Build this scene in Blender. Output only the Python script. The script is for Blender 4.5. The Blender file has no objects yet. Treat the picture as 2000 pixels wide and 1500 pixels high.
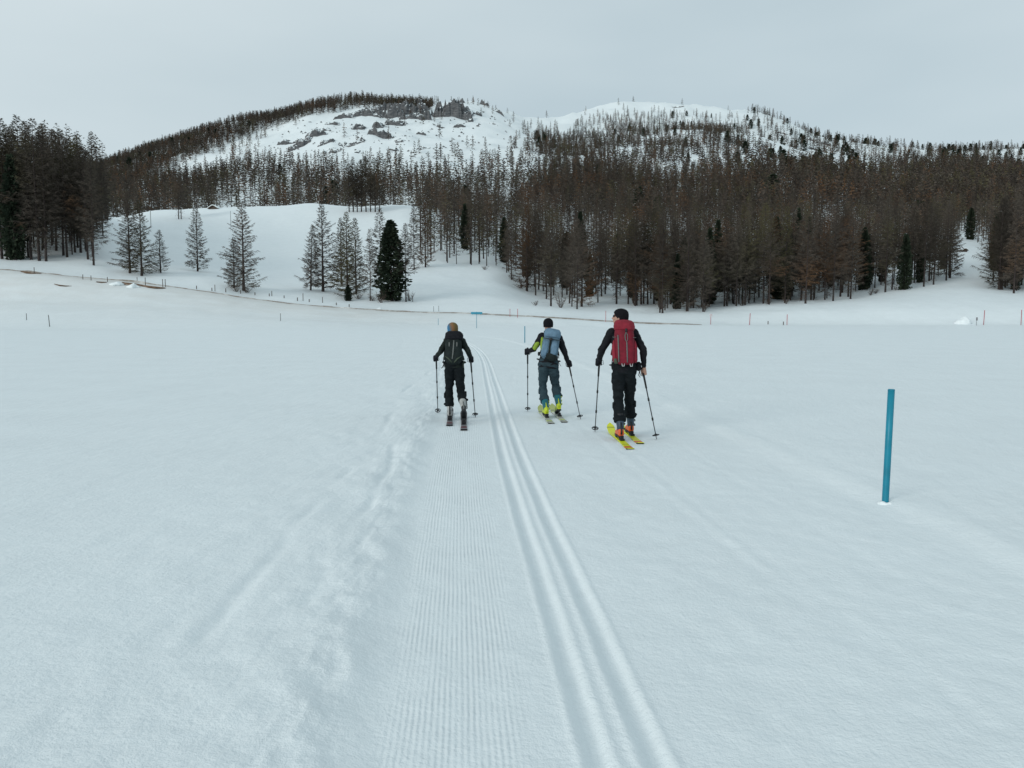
import bpy, bmesh, math, random
import numpy as np
from mathutils import Vector, Matrix, noise as mnoise

R = math.radians
rng = np.random.default_rng(7)
random.seed(7)
scene = bpy.context.scene
col = scene.collection

# ------------------------------------------------------------------ camera
PITCH = R(4.78)
CAMZ = 1.68
FPX = 28.0 / 36.0 * 2000.0
cam_d = bpy.data.cameras.new("camera")
cam_d.lens = 28.0
cam_d.sensor_width = 36.0
cam_d.clip_start = 0.05
cam_d.clip_end = 6000
cam = bpy.data.objects.new("camera", cam_d)
col.objects.link(cam)
cam.location = (0, 0, CAMZ)
cam.rotation_euler = (R(90) - PITCH, 0, 0)
scene.camera = cam

# ------------------------------------------------------------------ sky, sun, exposure
SUN_EL, SUN_AZ = R(17), R(222)          # azimuth clockwise from +Y: the light comes from the left, a little behind
w = bpy.data.worlds.new("World")
scene.world = w
w.use_nodes = True
nt = w.node_tree
nt.nodes.clear()
n_out = nt.nodes.new("ShaderNodeOutputWorld")
n_bg = nt.nodes.new("ShaderNodeBackground")
n_sky = nt.nodes.new("ShaderNodeTexSky")
n_sky.sky_type = 'NISHITA'
n_sky.sun_disc = False
n_sky.sun_elevation = SUN_EL
n_sky.sun_rotation = SUN_AZ
n_sky.air_density = 1.0
n_sky.dust_density = 3.0
n_sky.altitude = 1800
n_tc = nt.nodes.new("ShaderNodeTexCoord")
n_map = nt.nodes.new("ShaderNodeMapping")
n_map.inputs['Scale'].default_value = (1.0, 1.0, 3.2)
n_map.inputs['Rotation'].default_value = (0, 0, R(300))
n_noise = nt.nodes.new("ShaderNodeTexNoise")
n_noise.inputs['Scale'].default_value = 1.3
n_noise.inputs['Detail'].default_value = 4
n_noise.inputs['Roughness'].default_value = 0.45
n_ramp = nt.nodes.new("ShaderNodeValToRGB")
n_ramp.color_ramp.elements[0].position = 0.30
n_ramp.color_ramp.elements[0].color = (0.515, 0.625, 0.675, 1)
n_ramp.color_ramp.elements[1].position = 0.70
n_ramp.color_ramp.elements[1].color = (0.68, 0.775, 0.81, 1)
n_up = nt.nodes.new("ShaderNodeVectorMath")
n_up.operation = 'SCALE'
n_up.inputs['Scale'].default_value = 10.0
n_mix = nt.nodes.new("ShaderNodeMix")
n_mix.data_type = 'RGBA'
n_mix.inputs[0].default_value = 0.93
nt.links.new(n_tc.outputs['Generated'], n_map.inputs['Vector'])
nt.links.new(n_map.outputs['Vector'], n_noise.inputs['Vector'])
nt.links.new(n_noise.outputs['Fac'], n_ramp.inputs['Fac'])
nt.links.new(n_ramp.outputs['Color'], n_up.inputs[0])
nt.links.new(n_sky.outputs['Color'], n_mix.inputs[6])
nt.links.new(n_up.outputs['Vector'], n_mix.inputs[7])
nt.links.new(n_mix.outputs[2], n_bg.inputs['Color'])
n_bg.inputs['Strength'].default_value = 0.1
nt.links.new(n_bg.outputs['Background'], n_out.inputs['Surface'])

sun_d = bpy.data.lights.new("sun", 'SUN')
sun_d.energy = 1.5
sun_d.angle = R(24)
sun_d.color = (1.0, 0.96, 0.90)
sun = bpy.data.objects.new("sun", sun_d)
col.objects.link(sun)
sun_dir = Vector((math.sin(SUN_AZ) * math.cos(SUN_EL), math.cos(SUN_AZ) * math.cos(SUN_EL), math.sin(SUN_EL)))
sun.rotation_euler = sun_dir.to_track_quat('Z', 'Y').to_euler()
sun.location = (-30, -10, 40)

scene.view_settings.view_transform = 'Standard'
scene.view_settings.look = 'None'
scene.view_settings.exposure = 0.0
scene.view_settings.gamma = 1.0
scene.view_settings.use_curve_mapping = False
scene.render.engine = 'CYCLES'
scene.cycles.use_denoising = True
scene.cycles.max_bounces = 6
scene.cycles.diffuse_bounces = 3
scene.cycles.glossy_bounces = 2


# ------------------------------------------------------------------ projection helpers (pixels of the 2000 x 1500 picture)
CT, ST = math.cos(PITCH), math.sin(PITCH)


def at(px, py, Y):
    """world point seen at a pixel, at forward distance Y"""
    u = (px - 1000.0) / FPX
    v = (750.0 - py) / FPX
    s = Y / (CT + v * ST)
    return Vector((u * s, Y, CAMZ + (-ST + v * CT) * s))


def proj(x, y, z):
    dz = z - CAMZ
    depth = y * CT - dz * ST
    up = y * ST + dz * CT
    return 1000.0 + FPX * x / depth, 750.0 - FPX * up / depth


# ------------------------------------------------------------------ numpy noise
def _hash(ix, iy, seed):
    h = (ix.astype(np.int64) * 374761393 + iy.astype(np.int64) * 668265263 + seed * 974634617) & 0xffffffff
    h = ((h ^ (h >> 13)) * 1274126177) & 0xffffffff
    h = h ^ (h >> 16)
    return (h & 0xffffff).astype(np.float64) / 0xffffff


def vnoise(x, y, seed=0):
    x = np.asarray(x, float); y = np.asarray(y, float)
    ix = np.floor(x); iy = np.floor(y)
    fx = x - ix; fy = y - iy
    fx = fx * fx * fx * (fx * (fx * 6 - 15) + 10); fy = fy * fy * fy * (fy * (fy * 6 - 15) + 10)
    a = _hash(ix, iy, seed); b = _hash(ix + 1, iy, seed); c = _hash(ix, iy + 1, seed); d = _hash(ix + 1, iy + 1, seed)
    return (a * (1 - fx) + b * fx) * (1 - fy) + (c * (1 - fx) + d * fx) * fy * 1.0


def fbm(x, y, seed=0, octv=4, gain=0.5):
    s = 0; a = 1; t = 0
    for k in range(octv):
        s = s + a * (vnoise(x * 2 ** k + 17.3 * k, y * 2 ** k - 9.1 * k, seed + k) - 0.5)
        t += a
        a *= gain
    return s / t * 2.0


def sstep(a, b, x):
    t = np.clip((np.asarray(x, float) - a) / (b - a), 0, 1)
    return t * t * (3 - 2 * t)


# ------------------------------------------------------------------ terrain: heights given at stations of distance and bearing
COLS = [-700, 0, 100, 190, 230, 300, 400, 500, 600, 700, 800, 850, 900, 960, 1040, 1100, 1200, 1300, 1400, 1500, 1600, 1700, 1800, 1890, 1960, 2000, 2600]
ST_Y = [135, 150, 156, 170, 200, 230, 270, 330, 420, 520, 750, 1000, 1200]
ROWS = {
    135: [560, 590, 592, 596, 597, 602, 610, 617, 623, 628, 632, 633, 634, 636, 637, 638, 639, 639, 639, 639, 639, 639, 639, 639, 639, 639, 639],
    150: [500, 527, 536, 545, 549, 557, 570, 586, 597, 604, 610, 611.5, 613, 615, 619, 622, 629, 633, 636, 637.4, 637.4, 637.4, 637.4, 637, 637, 637, 637],
    170: [470, 507, 511, 518, 528, 534, 545, 565, 577, 585, 590, 592, 594, 597, 603, 607, 611, 612, 609, 606, 604, 602, 600, 600, 601, 601, 600],
    200: [430, 462, 466, 470, 488, 505, 520, 536, 546, 552, 553, 552, 556, 560, 583, 590, 594, 595, 592, 588, 582, 574, 567, 565, 570, 571, 570],
    230: [400, 425, 422, 418, 452, 478, 494, 504, 512, 518, 518, 518, 523, 527, 556, 563, 570, 572, 566, 560, 553, 546, 538, 533, 541, 543, 540],
    270: [395, 415, 410, 415, 438, 445, 455, 460, 466, 470, 468, 476, 488, 494, 520, 530, 536, 538, 532, 528, 522, 516, 508, 496, 508, 510, 510],
    330: [400, 415, 416, 422, 427, 412, 409, 402, 399, 405, 401, 415, 440, 450, 465, 475, 480, 482, 482, 485, 485, 482, 476, 460, 470, 472, 472],
    420: [415, 418, 420, 424, 428, 425, 423, 422, 420, 418, 412, 412, 415, 418, 422, 424, 426, 428, 430, 432, 432, 432, 432, 430, 432, 432, 432],
    520: [400, 402, 402, 402, 402, 400, 399, 396, 391, 386, 381, 379, 377, 376, 377, 380, 382, 384, 386, 390, 395, 396, 396, 397, 399, 400, 400],
    750: [395, 375, 365, 355, 352, 345, 330, 310, 292, 280, 278, 280, 284, 290, 298, 302, 298, 294, 297, 316, 336, 346, 350, 353, 355, 356, 360],
    1000: [390, 355, 343, 331, 320, 296, 267, 237, 213, 204, 207, 207, 198, 208, 242, 250, 250, 248, 252, 266, 292, 306, 313, 317, 319, 320, 332],
    1200: [400, 372, 362, 352, 342, 320, 295, 266, 243, 233, 234, 232, 228, 236, 244, 238, 207, 204, 214, 228, 274, 292, 298, 302, 305, 306, 322],
}
_t_cols = np.array([(c - 1000.0) / FPX / 1.012 for c in COLS])
_t_d = np.linspace(_t_cols[0], _t_cols[-1], 900)
_zs = {}
for yy in ST_Y:
    if yy == 156:
        continue
    _zs[yy] = np.array([at(1000, r, yy).z for r in ROWS[yy]])
_zs[156] = _zs[150] + 0.15


def _pchip(x, y, xi):
    h = np.diff(x); d = np.diff(y) / h
    m = np.zeros_like(y)
    for i in range(1, len(x) - 1):
        if d[i - 1] * d[i] > 0:
            w1 = 2 * h[i] + h[i - 1]; w2 = h[i] + 2 * h[i - 1]
            m[i] = (w1 + w2) / (w1 / d[i - 1] + w2 / d[i])
    m[0] = d[0]; m[-1] = d[-1]
    k = np.clip(np.searchsorted(x, xi) - 1, 0, len(x) - 2)
    t = (xi - x[k]) / h[k]
    t2 = t * t; t3 = t2 * t
    return (2 * t3 - 3 * t2 + 1) * y[k] + (t3 - 2 * t2 + t) * h[k] * m[k] + (-2 * t3 + 3 * t2) * y[k + 1] + (t3 - t2) * h[k] * m[k + 1]


_Yst = np.array([60, 108] + ST_Y + [1450, 1900], float)
_rows = [np.zeros(900), np.zeros(900)]
for yy in ST_Y:
    _rows.append(_pchip(_t_cols, _zs[yy], _t_d))
_rows.append(_rows[-1] * 0.80)
_rows.append(_rows[-2] * 0.55)
_rows = np.array(_rows)
_Yd = np.concatenate([np.arange(60, 260, 1.0), np.arange(260, 1901, 4.0)])
_T = np.empty((len(_Yd), 900))
for j in range(900):
    _T[:, j] = _pchip(_Yst, _rows[:, j], _Yd)
_k = np.exp(-0.5 * (np.arange(-12, 13) / 5.0) ** 2); _k /= _k.sum()
for i in range(len(_Yd)):
    _T[i] = np.convolve(np.pad(_T[i], 12, mode='edge'), _k, mode='valid')


def height(x, y):
    x = np.asarray(x, float); y = np.asarray(y, float)
    yc = np.clip(y, 60, 1899.9)
    t = np.clip(x / np.maximum(y, 60), _t_d[0], _t_d[-1] - 1e-6)
    fj = (t - _t_d[0]) / (_t_d[1] - _t_d[0])
    j = np.clip(fj.astype(int), 0, 898); a = fj - j
    fi = np.interp(yc, _Yd, np.arange(len(_Yd)))
    i = np.clip(fi.astype(int), 0, len(_Yd) - 2); b = fi - i
    z = (_T[i, j] * (1 - a) + _T[i, j + 1] * a) * (1 - b) + (_T[i + 1, j] * (1 - a) + _T[i + 1, j + 1] * a) * b
    far = sstep(156, 240, y)
    road = np.exp(-((y - 153) / 4.0) ** 2)
    z = z + far * (fbm(x / 26, y / 26, 3, 3) * (0.8 + 2.6 * sstep(350, 800, y))) + far * sstep(380, 700, y) * fbm(x / 70, y / 90, 8, 5, 0.6) * 9.0 * (1 - sstep(1150, 1250, y) * 0.5)
    z = z + sstep(110, 135, y) * (1 - road) * fbm(x / 9, y / 9, 5, 3) * 0.28
    z = z + sstep(20, 80, np.hypot(x, y)) * fbm(x / 30, y / 30, 12, 2) * 0.10 * (1 - sstep(110, 150, y))
    return z


def hit(px, py, y0=20.0):
    """march the pixel's ray to the ground"""
    ys = np.concatenate([np.arange(2.5, 120, 0.1), np.arange(120, 1700, 0.5)])
    ys = ys[ys >= y0] if y0 > 2.5 else ys
    u = (px - 1000.0) / FPX; v = (750.0 - py) / FPX
    s = ys / (CT + v * ST)
    xs = u * s; zs = CAMZ + (-ST + v * CT) * s
    d = zs - height(xs, ys)
    k = np.where(d <= 0)[0]
    if len(k) == 0:
        k = [int(np.argmin(d))]
    k = k[0]
    return Vector((xs[k], ys[k], float(height(xs[k], ys[k]))))


# ------------------------------------------------------------------ the groomed trail: centre line of the two grooves
_tv = np.array([-12, 2.85, 9.26, 20, 32.7, 44, 60, 78], float)
_tx = np.array([1.30, 0.448, 0.03, -0.50, -1.13, -1.98, -3.9, -7.2], float)


def trail_x(v):
    return _pchip(_tv, _tx, np.clip(np.asarray(v, float), -12, 78))


U0, U1, V0, V1 = -5.0, 5.2, -6.0, 76.0


def in_trail(x, y):
    """1 well inside the trail sheet, 0 outside"""
    u = x - trail_x(y)
    m = sstep(U0 + 0.5, U0 + 2.6, u) * (1 - sstep(U1 - 2.2, U1 - 0.5, u))
    return m * sstep(V0 + 0.3, V0 + 1.5, y) * (1 - sstep(V1 - 6, V1 - 1.5, y))


def trail_height(u, v):
    x = trail_x(v) + u
    z = height(x, v)
    wob = 0.05 * fbm(v / 1.7, v * 0 + 3.0, 21, 3) + 0.03 * fbm(v / 0.23, u / 0.35, 22, 2)
    e = -1.16 + wob                                         # left edge of the groomed strip
    groom = sstep(e - 0.04, e + 0.22, u) * (1 - sstep(3.15, 3.55, u + 0.12 * fbm(v / 1.3, v * 0, 31, 3)))
    z = z - 0.031 * groom
    # berm of turned-up snow along the left edge, broken into clods
    crest = np.exp(-((u - (e - 0.10)) / 0.13) ** 2)
    clod = fbm(u / 0.16, v / 0.22, 23, 4, 0.6)
    clod2 = fbm(u / 0.42, v / 0.8, 24, 3)
    z = z + crest * (0.012 + 0.024 * clod + 0.015 * clod2)
    side = np.exp(-((u + 1.55) / 0.42) ** 2) * (1 - groom)
    z = z + side * (0.013 * clod + 0.020 * clod2)
    rough = sstep(-3.6, -2.2, u) * (1 - groom) * (u < 0)
    z = z + rough * (0.008 * fbm(u / 0.20, v / 0.34, 25, 3) + 0.015 * fbm(u / 0.5, v / 1.1, 26, 3))
    # old half-filled ski tracks left of the berm
    for off, dep, sd in ((-1.92, 0.021, 41), (-1.56, 0.024, 42)):
        c = off + 0.10 * np.sin(v / 2.3 + sd) + 0.05 * fbm(v / 0.8, v * 0, sd, 2)
        z = z - dep * np.exp(-((u - c) / 0.055) ** 2) * sstep(0.0, 0.35, fbm(v / 1.6, v * 0 + 5, sd + 3, 2) + 0.12)
    # the two set grooves
    for c in (-0.112, 0.112):
        d = np.abs(u - c + 0.004 * fbm(v / 0.9, v * 0, 51, 2))
        z = z - (0.031 + 0.006 * fbm(v / 0.7, v * 0, 52, 2)) * (1 - sstep(0.014, 0.060 + 0.010 * fbm(v / 0.16, u * 0 + c, 53, 3), d)) * (1 - sstep(60, 72, v))
        z = z + 0.006 * np.exp(-((d - 0.075) / 0.018) ** 2)
    # right-hand edge ridge and shallow lines of earlier skiers
    er = 3.28 + 0.10 * fbm(v / 1.9, v * 0, 61, 3)
    z = z + 0.016 * np.exp(-((u - er) / 0.20) ** 2) * (0.75 + 0.8 * fbm(u / 0.3, v / 0.6, 62, 3))
    z = z - 0.012 * np.exp(-((u - er - 0.42) / 0.22) ** 2)
    for off, sd in ((1.35, 71), (1.62, 72), (2.35, 73)):
        c = off + 0.12 * np.sin(v / 5.0 + sd)
        z = z + (-0.004 * np.exp(-((u - c) / 0.05) ** 2) + 0.003 * np.exp(-((u - c - 0.09) / 0.03) ** 2)) * sstep(-0.1, 0.4, fbm(v / 3.0, v * 0, sd, 3))
    right = sstep(0.35, 0.7, u)
    z = z + right * (0.007 * fbm(u / 0.16, v / 0.2, 81, 3) + 0.010 * fbm(u / 0.9, v / 1.5, 82, 2))
    z = z + 0.004 * fbm(u / 0.11, v / 0.11, 91, 2) * (1 - np.exp(-(u / 0.24) ** 4) * 0.85)
    # sheet sinks under the open field at its borders
    m = sstep(U0, U0 + 1.6, u) * (1 - sstep(U1 - 1.6, U1, u)) * sstep(V0, V0 + 1.0, v) * (1 - sstep(V1 - 6, V1, v))
    return z - 0.014 * (1 - m) + 0.004


# ------------------------------------------------------------------ mesh helpers
ROOT = {}


def mesh_np(name, V, F, uv=None):
    V = np.asarray(V, np.float32); F = np.asarray(F, np.int32)
    me = bpy.data.meshes.new(name)
    k = F.shape[1]
    me.vertices.add(len(V)); me.vertices.foreach_set("co", V.ravel())
    me.loops.add(F.size); me.loops.foreach_set("vertex_index", F.ravel())
    me.polygons.add(len(F))
    me.polygons.foreach_set("loop_start", np.arange(0, F.size, k, dtype=np.int32))
    me.update(calc_edges=True)
    me.validate()
    if uv is not None:
        l = me.uv_layers.new(name="UVMap")
        l.data.foreach_set("uv", np.asarray(uv, np.float32)[F.ravel()].ravel())
    return me


def smooth(me, on=True):
    me.polygons.foreach_set("use_smooth", np.full(len(me.polygons), on))


def tag(o, label=None, cat=None, group=None, kind=None):
    if label: o["label"] = label
    if cat: o["category"] = cat
    if group: o["group"] = group
    if kind: o["kind"] = kind
    return o


def link_mesh(name, me, m, parent=None, loc=None):
    o = bpy.data.objects.new(name, me)
    if m is not None and len(me.materials) == 0:
        me.materials.append(m)
    col.objects.link(o)
    if parent is not None:
        o.parent = parent
        ROOT[o] = ROOT[parent]
    elif loc is not None:
        o.location = loc
        ROOT[o] = Vector(loc)
    else:
        ROOT[o] = Vector((0, 0, 0))
    return o


def empty(name, loc):
    o = bpy.data.objects.new(name, None)
    col.objects.link(o)
    o.location = loc
    o.empty_display_size = 0.1
    ROOT[o] = Vector(loc)
    return o


class Soup:
    """collects closed shapes in world coordinates"""
    def __init__(self):
        self.V = []; self.F = []

    def add(self, V, F):
        b = len(self.V)
        self.V += [tuple(v) for v in V]
        self.F += [tuple(i + b for i in f) for f in F]
        return self

    def tube(self, pts, rad, n=10, squash=None, caps=True):
        pts = [Vector(p) for p in pts]
        if not hasattr(rad, '__len__'):
            rad = [rad] * len(pts)
        V = []; F = []
        t0 = (pts[1] - pts[0]).normalized()
        ref = Vector((0, 0, 1)) if abs(t0.z) < 0.9 else Vector((0, 1, 0))
        a = t0.cross(ref).normalized()
        for i, p in enumerate(pts):
            if i == 0: t = pts[1] - pts[0]
            elif i == len(pts) - 1: t = pts[-1] - pts[-2]
            else: t = (pts[i + 1] - pts[i]).normalized() + (pts[i] - pts[i - 1]).normalized()
            t.normalize()
            a = (a - t * a.dot(t)).normalized()
            b = t.cross(a)
            r = rad[i]
            ra, rb = (r if isinstance(r, (tuple, list)) else (r, r))
            for k in range(n):
                th = 2 * math.pi * k / n
                V.append(p + a * (ra * math.cos(th)) + b * (rb * math.sin(th)))
        for i in range(len(pts) - 1):
            for k in range(n):
                k2 = (k + 1) % n
                F.append((i * n + k, i * n + k2, (i + 1) * n + k2, (i + 1) * n + k))
        if caps:
            F.append(tuple(range(n - 1, -1, -1)))
            F.append(tuple((len(pts) - 1) * n + k for k in range(n)))
        return self.add(V, F)

    def ball(self, c, r, nu=12, nv=8, M=None):
        c = Vector(c)
        rx, ry, rz = r if isinstance(r, (tuple, list)) else (r, r, r)
        V = []; F = []
        for j in range(1, nv):
            ph = math.pi * j / nv
            for i in range(nu):
                th = 2 * math.pi * i / nu
                p = Vector((rx * math.sin(ph) * math.cos(th), ry * math.sin(ph) * math.sin(th), rz * math.cos(ph)))
                if M: p = M @ p
                V.append(c + p)
        for j in range(nv - 2):
            for i in range(nu):
                i2 = (i + 1) % nu
                F.append((j * nu + i, (j + 1) * nu + i, (j + 1) * nu + i2, j * nu + i2))
        top = Vector((0, 0, rz)); bot = Vector((0, 0, -rz))
        if M: top = M @ top; bot = M @ bot
        V += [c + top, c + bot]
        T = len(V) - 2
        for i in range(nu):
            i2 = (i + 1) % nu
            F.append((T, i, i2)); F.append((T + 1, (nv - 2) * nu + i2, (nv - 2) * nu + i))
        return self.add(V, F)

    def loft(self, secs, caps=True):
        """secs: list of equally long rings of points"""
        n = len(secs[0]); V = [p for s in secs for p in s]; F = []
        for i in range(len(secs) - 1):
            for k in range(n):
                k2 = (k + 1) % n
                F.append((i * n + k, i * n + k2, (i + 1) * n + k2, (i + 1) * n + k))
        if caps:
            F.append(tuple(range(n - 1, -1, -1)))
            F.append(tuple((len(secs) - 1) * n + k for k in range(n)))
        return self.add(V, F)

    def box(self, c, size, M=None, bev=0.12):
        """box with chamfered edges"""
        c = Vector(c); sx, sy, sz = [s / 2 for s in size]
        b = bev * min(size)
        secs = []
        for z, ins in ((-sz, b), (-sz + b, 0), (sz - b, 0), (sz, b)):
            ax, ay = sx - ins, sy - ins
            ring = [(ax, -ay + b), (ax, ay - b), (ax - b, ay), (-ax + b, ay), (-ax, ay - b), (-ax, -ay + b), (-ax + b, -ay), (ax - b, -ay)]
            secs.append([c + ((M @ Vector((x, y, z))) if M else Vector((x, y, z))) for x, y in ring])
        return self.loft(secs)

    def mesh(self, name, origin=(0, 0, 0), sm=True, voxel=None, smooth_it=0, wrinkle=None):
        o = Vector(origin)
        me = bpy.data.meshes.new(name)
        me.from_pydata([tuple(Vector(v) - o) for v in self.V], [], self.F)
        bm = bmesh.new(); bm.from_mesh(me)
        bmesh.ops.recalc_face_normals(bm, faces=bm.faces)
        bm.to_mesh(me); bm.free()
        if voxel:
            tmp = bpy.data.objects.new("tmp", me)
            col.objects.link(tmp)
            md = tmp.modifiers.new("r", 'REMESH'); md.mode = 'VOXEL'; md.voxel_size = voxel
            if smooth_it:
                ms = tmp.modifiers.new("s", 'SMOOTH'); ms.factor = 0.5; ms.iterations = smooth_it
            dg = bpy.context.evaluated_depsgraph_get()
            me2 = bpy.data.meshes.new_from_object(tmp.evaluated_get(dg))
            bpy.data.objects.remove(tmp); bpy.data.meshes.remove(me)
            me = me2; me.name = name
            if wrinkle:
                amp, fxy, fz, sd = wrinkle
                nrm = [v.normal.copy() for v in me.vertices]
                for v, nn in zip(me.vertices, nrm):
                    p = v.co
                    q = Vector((p.x * fxy + sd, p.y * fxy, p.z * fz))
                    d = mnoise.noise(q) + 0.5 * mnoise.noise(q * 2.1)
                    v.co = p + nn * (amp * d)
                me.update()
        smooth(me, sm)
        return me


def part(name, soup, m, parent, sm=True, **kw):
    return link_mesh(name, soup.mesh(name, ROOT[parent], sm, **kw), m, parent)


# ------------------------------------------------------------------ materials
def new_mat(name):
    m = bpy.data.materials.new(name)
    m.use_nodes = True
    t = m.node_tree
    b = t.nodes["Principled BSDF"]
    return m, t, b


def nd(t, typ, **kw):
    n = t.nodes.new(typ)
    for k, v in kw.items():
        if k in n.inputs.keys() if hasattr(n.inputs, 'keys') else False:
            n.inputs[k].default_value = v
        else:
            setattr(n, k, v)
    return n


def simple(name, c, rough=0.7, var=0.15, scale=30.0, bump=0.2, bscale=120.0, spec=0.3, metal=0.0, coords='Object'):
    m, t, b = new_mat(name)
    b.inputs['Roughness'].default_value = rough
    b.inputs['Metallic'].default_value = metal
    b.inputs['Specular IOR Level'].default_value = spec
    tc = t.nodes.new("ShaderNodeTexCoord")
    n1 = t.nodes.new("ShaderNodeTexNoise"); n1.inputs['Scale'].default_value = scale; n1.inputs['Detail'].default_value = 4
    t.links.new(tc.outputs[coords], n1.inputs['Vector'])
    rp = t.nodes.new("ShaderNodeValToRGB")
    rp.color_ramp.elements[0].position = 0.3; rp.color_ramp.elements[1].position = 0.7
    rp.color_ramp.elements[0].color = tuple(x * (1 - var) for x in c) + (1,)
    rp.color_ramp.elements[1].color = tuple(min(1, x * (1 + var)) for x in c) + (1,)
    t.links.new(n1.outputs['Fac'], rp.inputs['Fac'])
    t.links.new(rp.outputs['Color'], b.inputs['Base Color'])
    if bump:
        n2 = t.nodes.new("ShaderNodeTexNoise"); n2.inputs['Scale'].default_value = bscale; n2.inputs['Detail'].default_value = 3
        t.links.new(tc.outputs[coords], n2.inputs['Vector'])
        bp = t.nodes.new("ShaderNodeBump"); bp.inputs['Strength'].default_value = bump; bp.inputs['Distance'].default_value = 0.004
        t.links.new(n2.outputs['Fac'], bp.inputs['Height'])
        t.links.new(bp.outputs['Normal'], b.inputs['Normal'])
    return m


SNOW = (0.755, 0.815, 0.834)


def math_node(t, op, a=None, b=None, va=None, vb=None, clamp=False):
    n = t.nodes.new("ShaderNodeMath"); n.operation = op; n.use_clamp = clamp
    if a is not None: t.links.new(a, n.inputs[0])
    elif va is not None: n.inputs[0].default_value = va
    if b is not None: t.links.new(b, n.inputs[1])
    elif vb is not None: n.inputs[1].default_value = vb
    return n.outputs[0]


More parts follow.
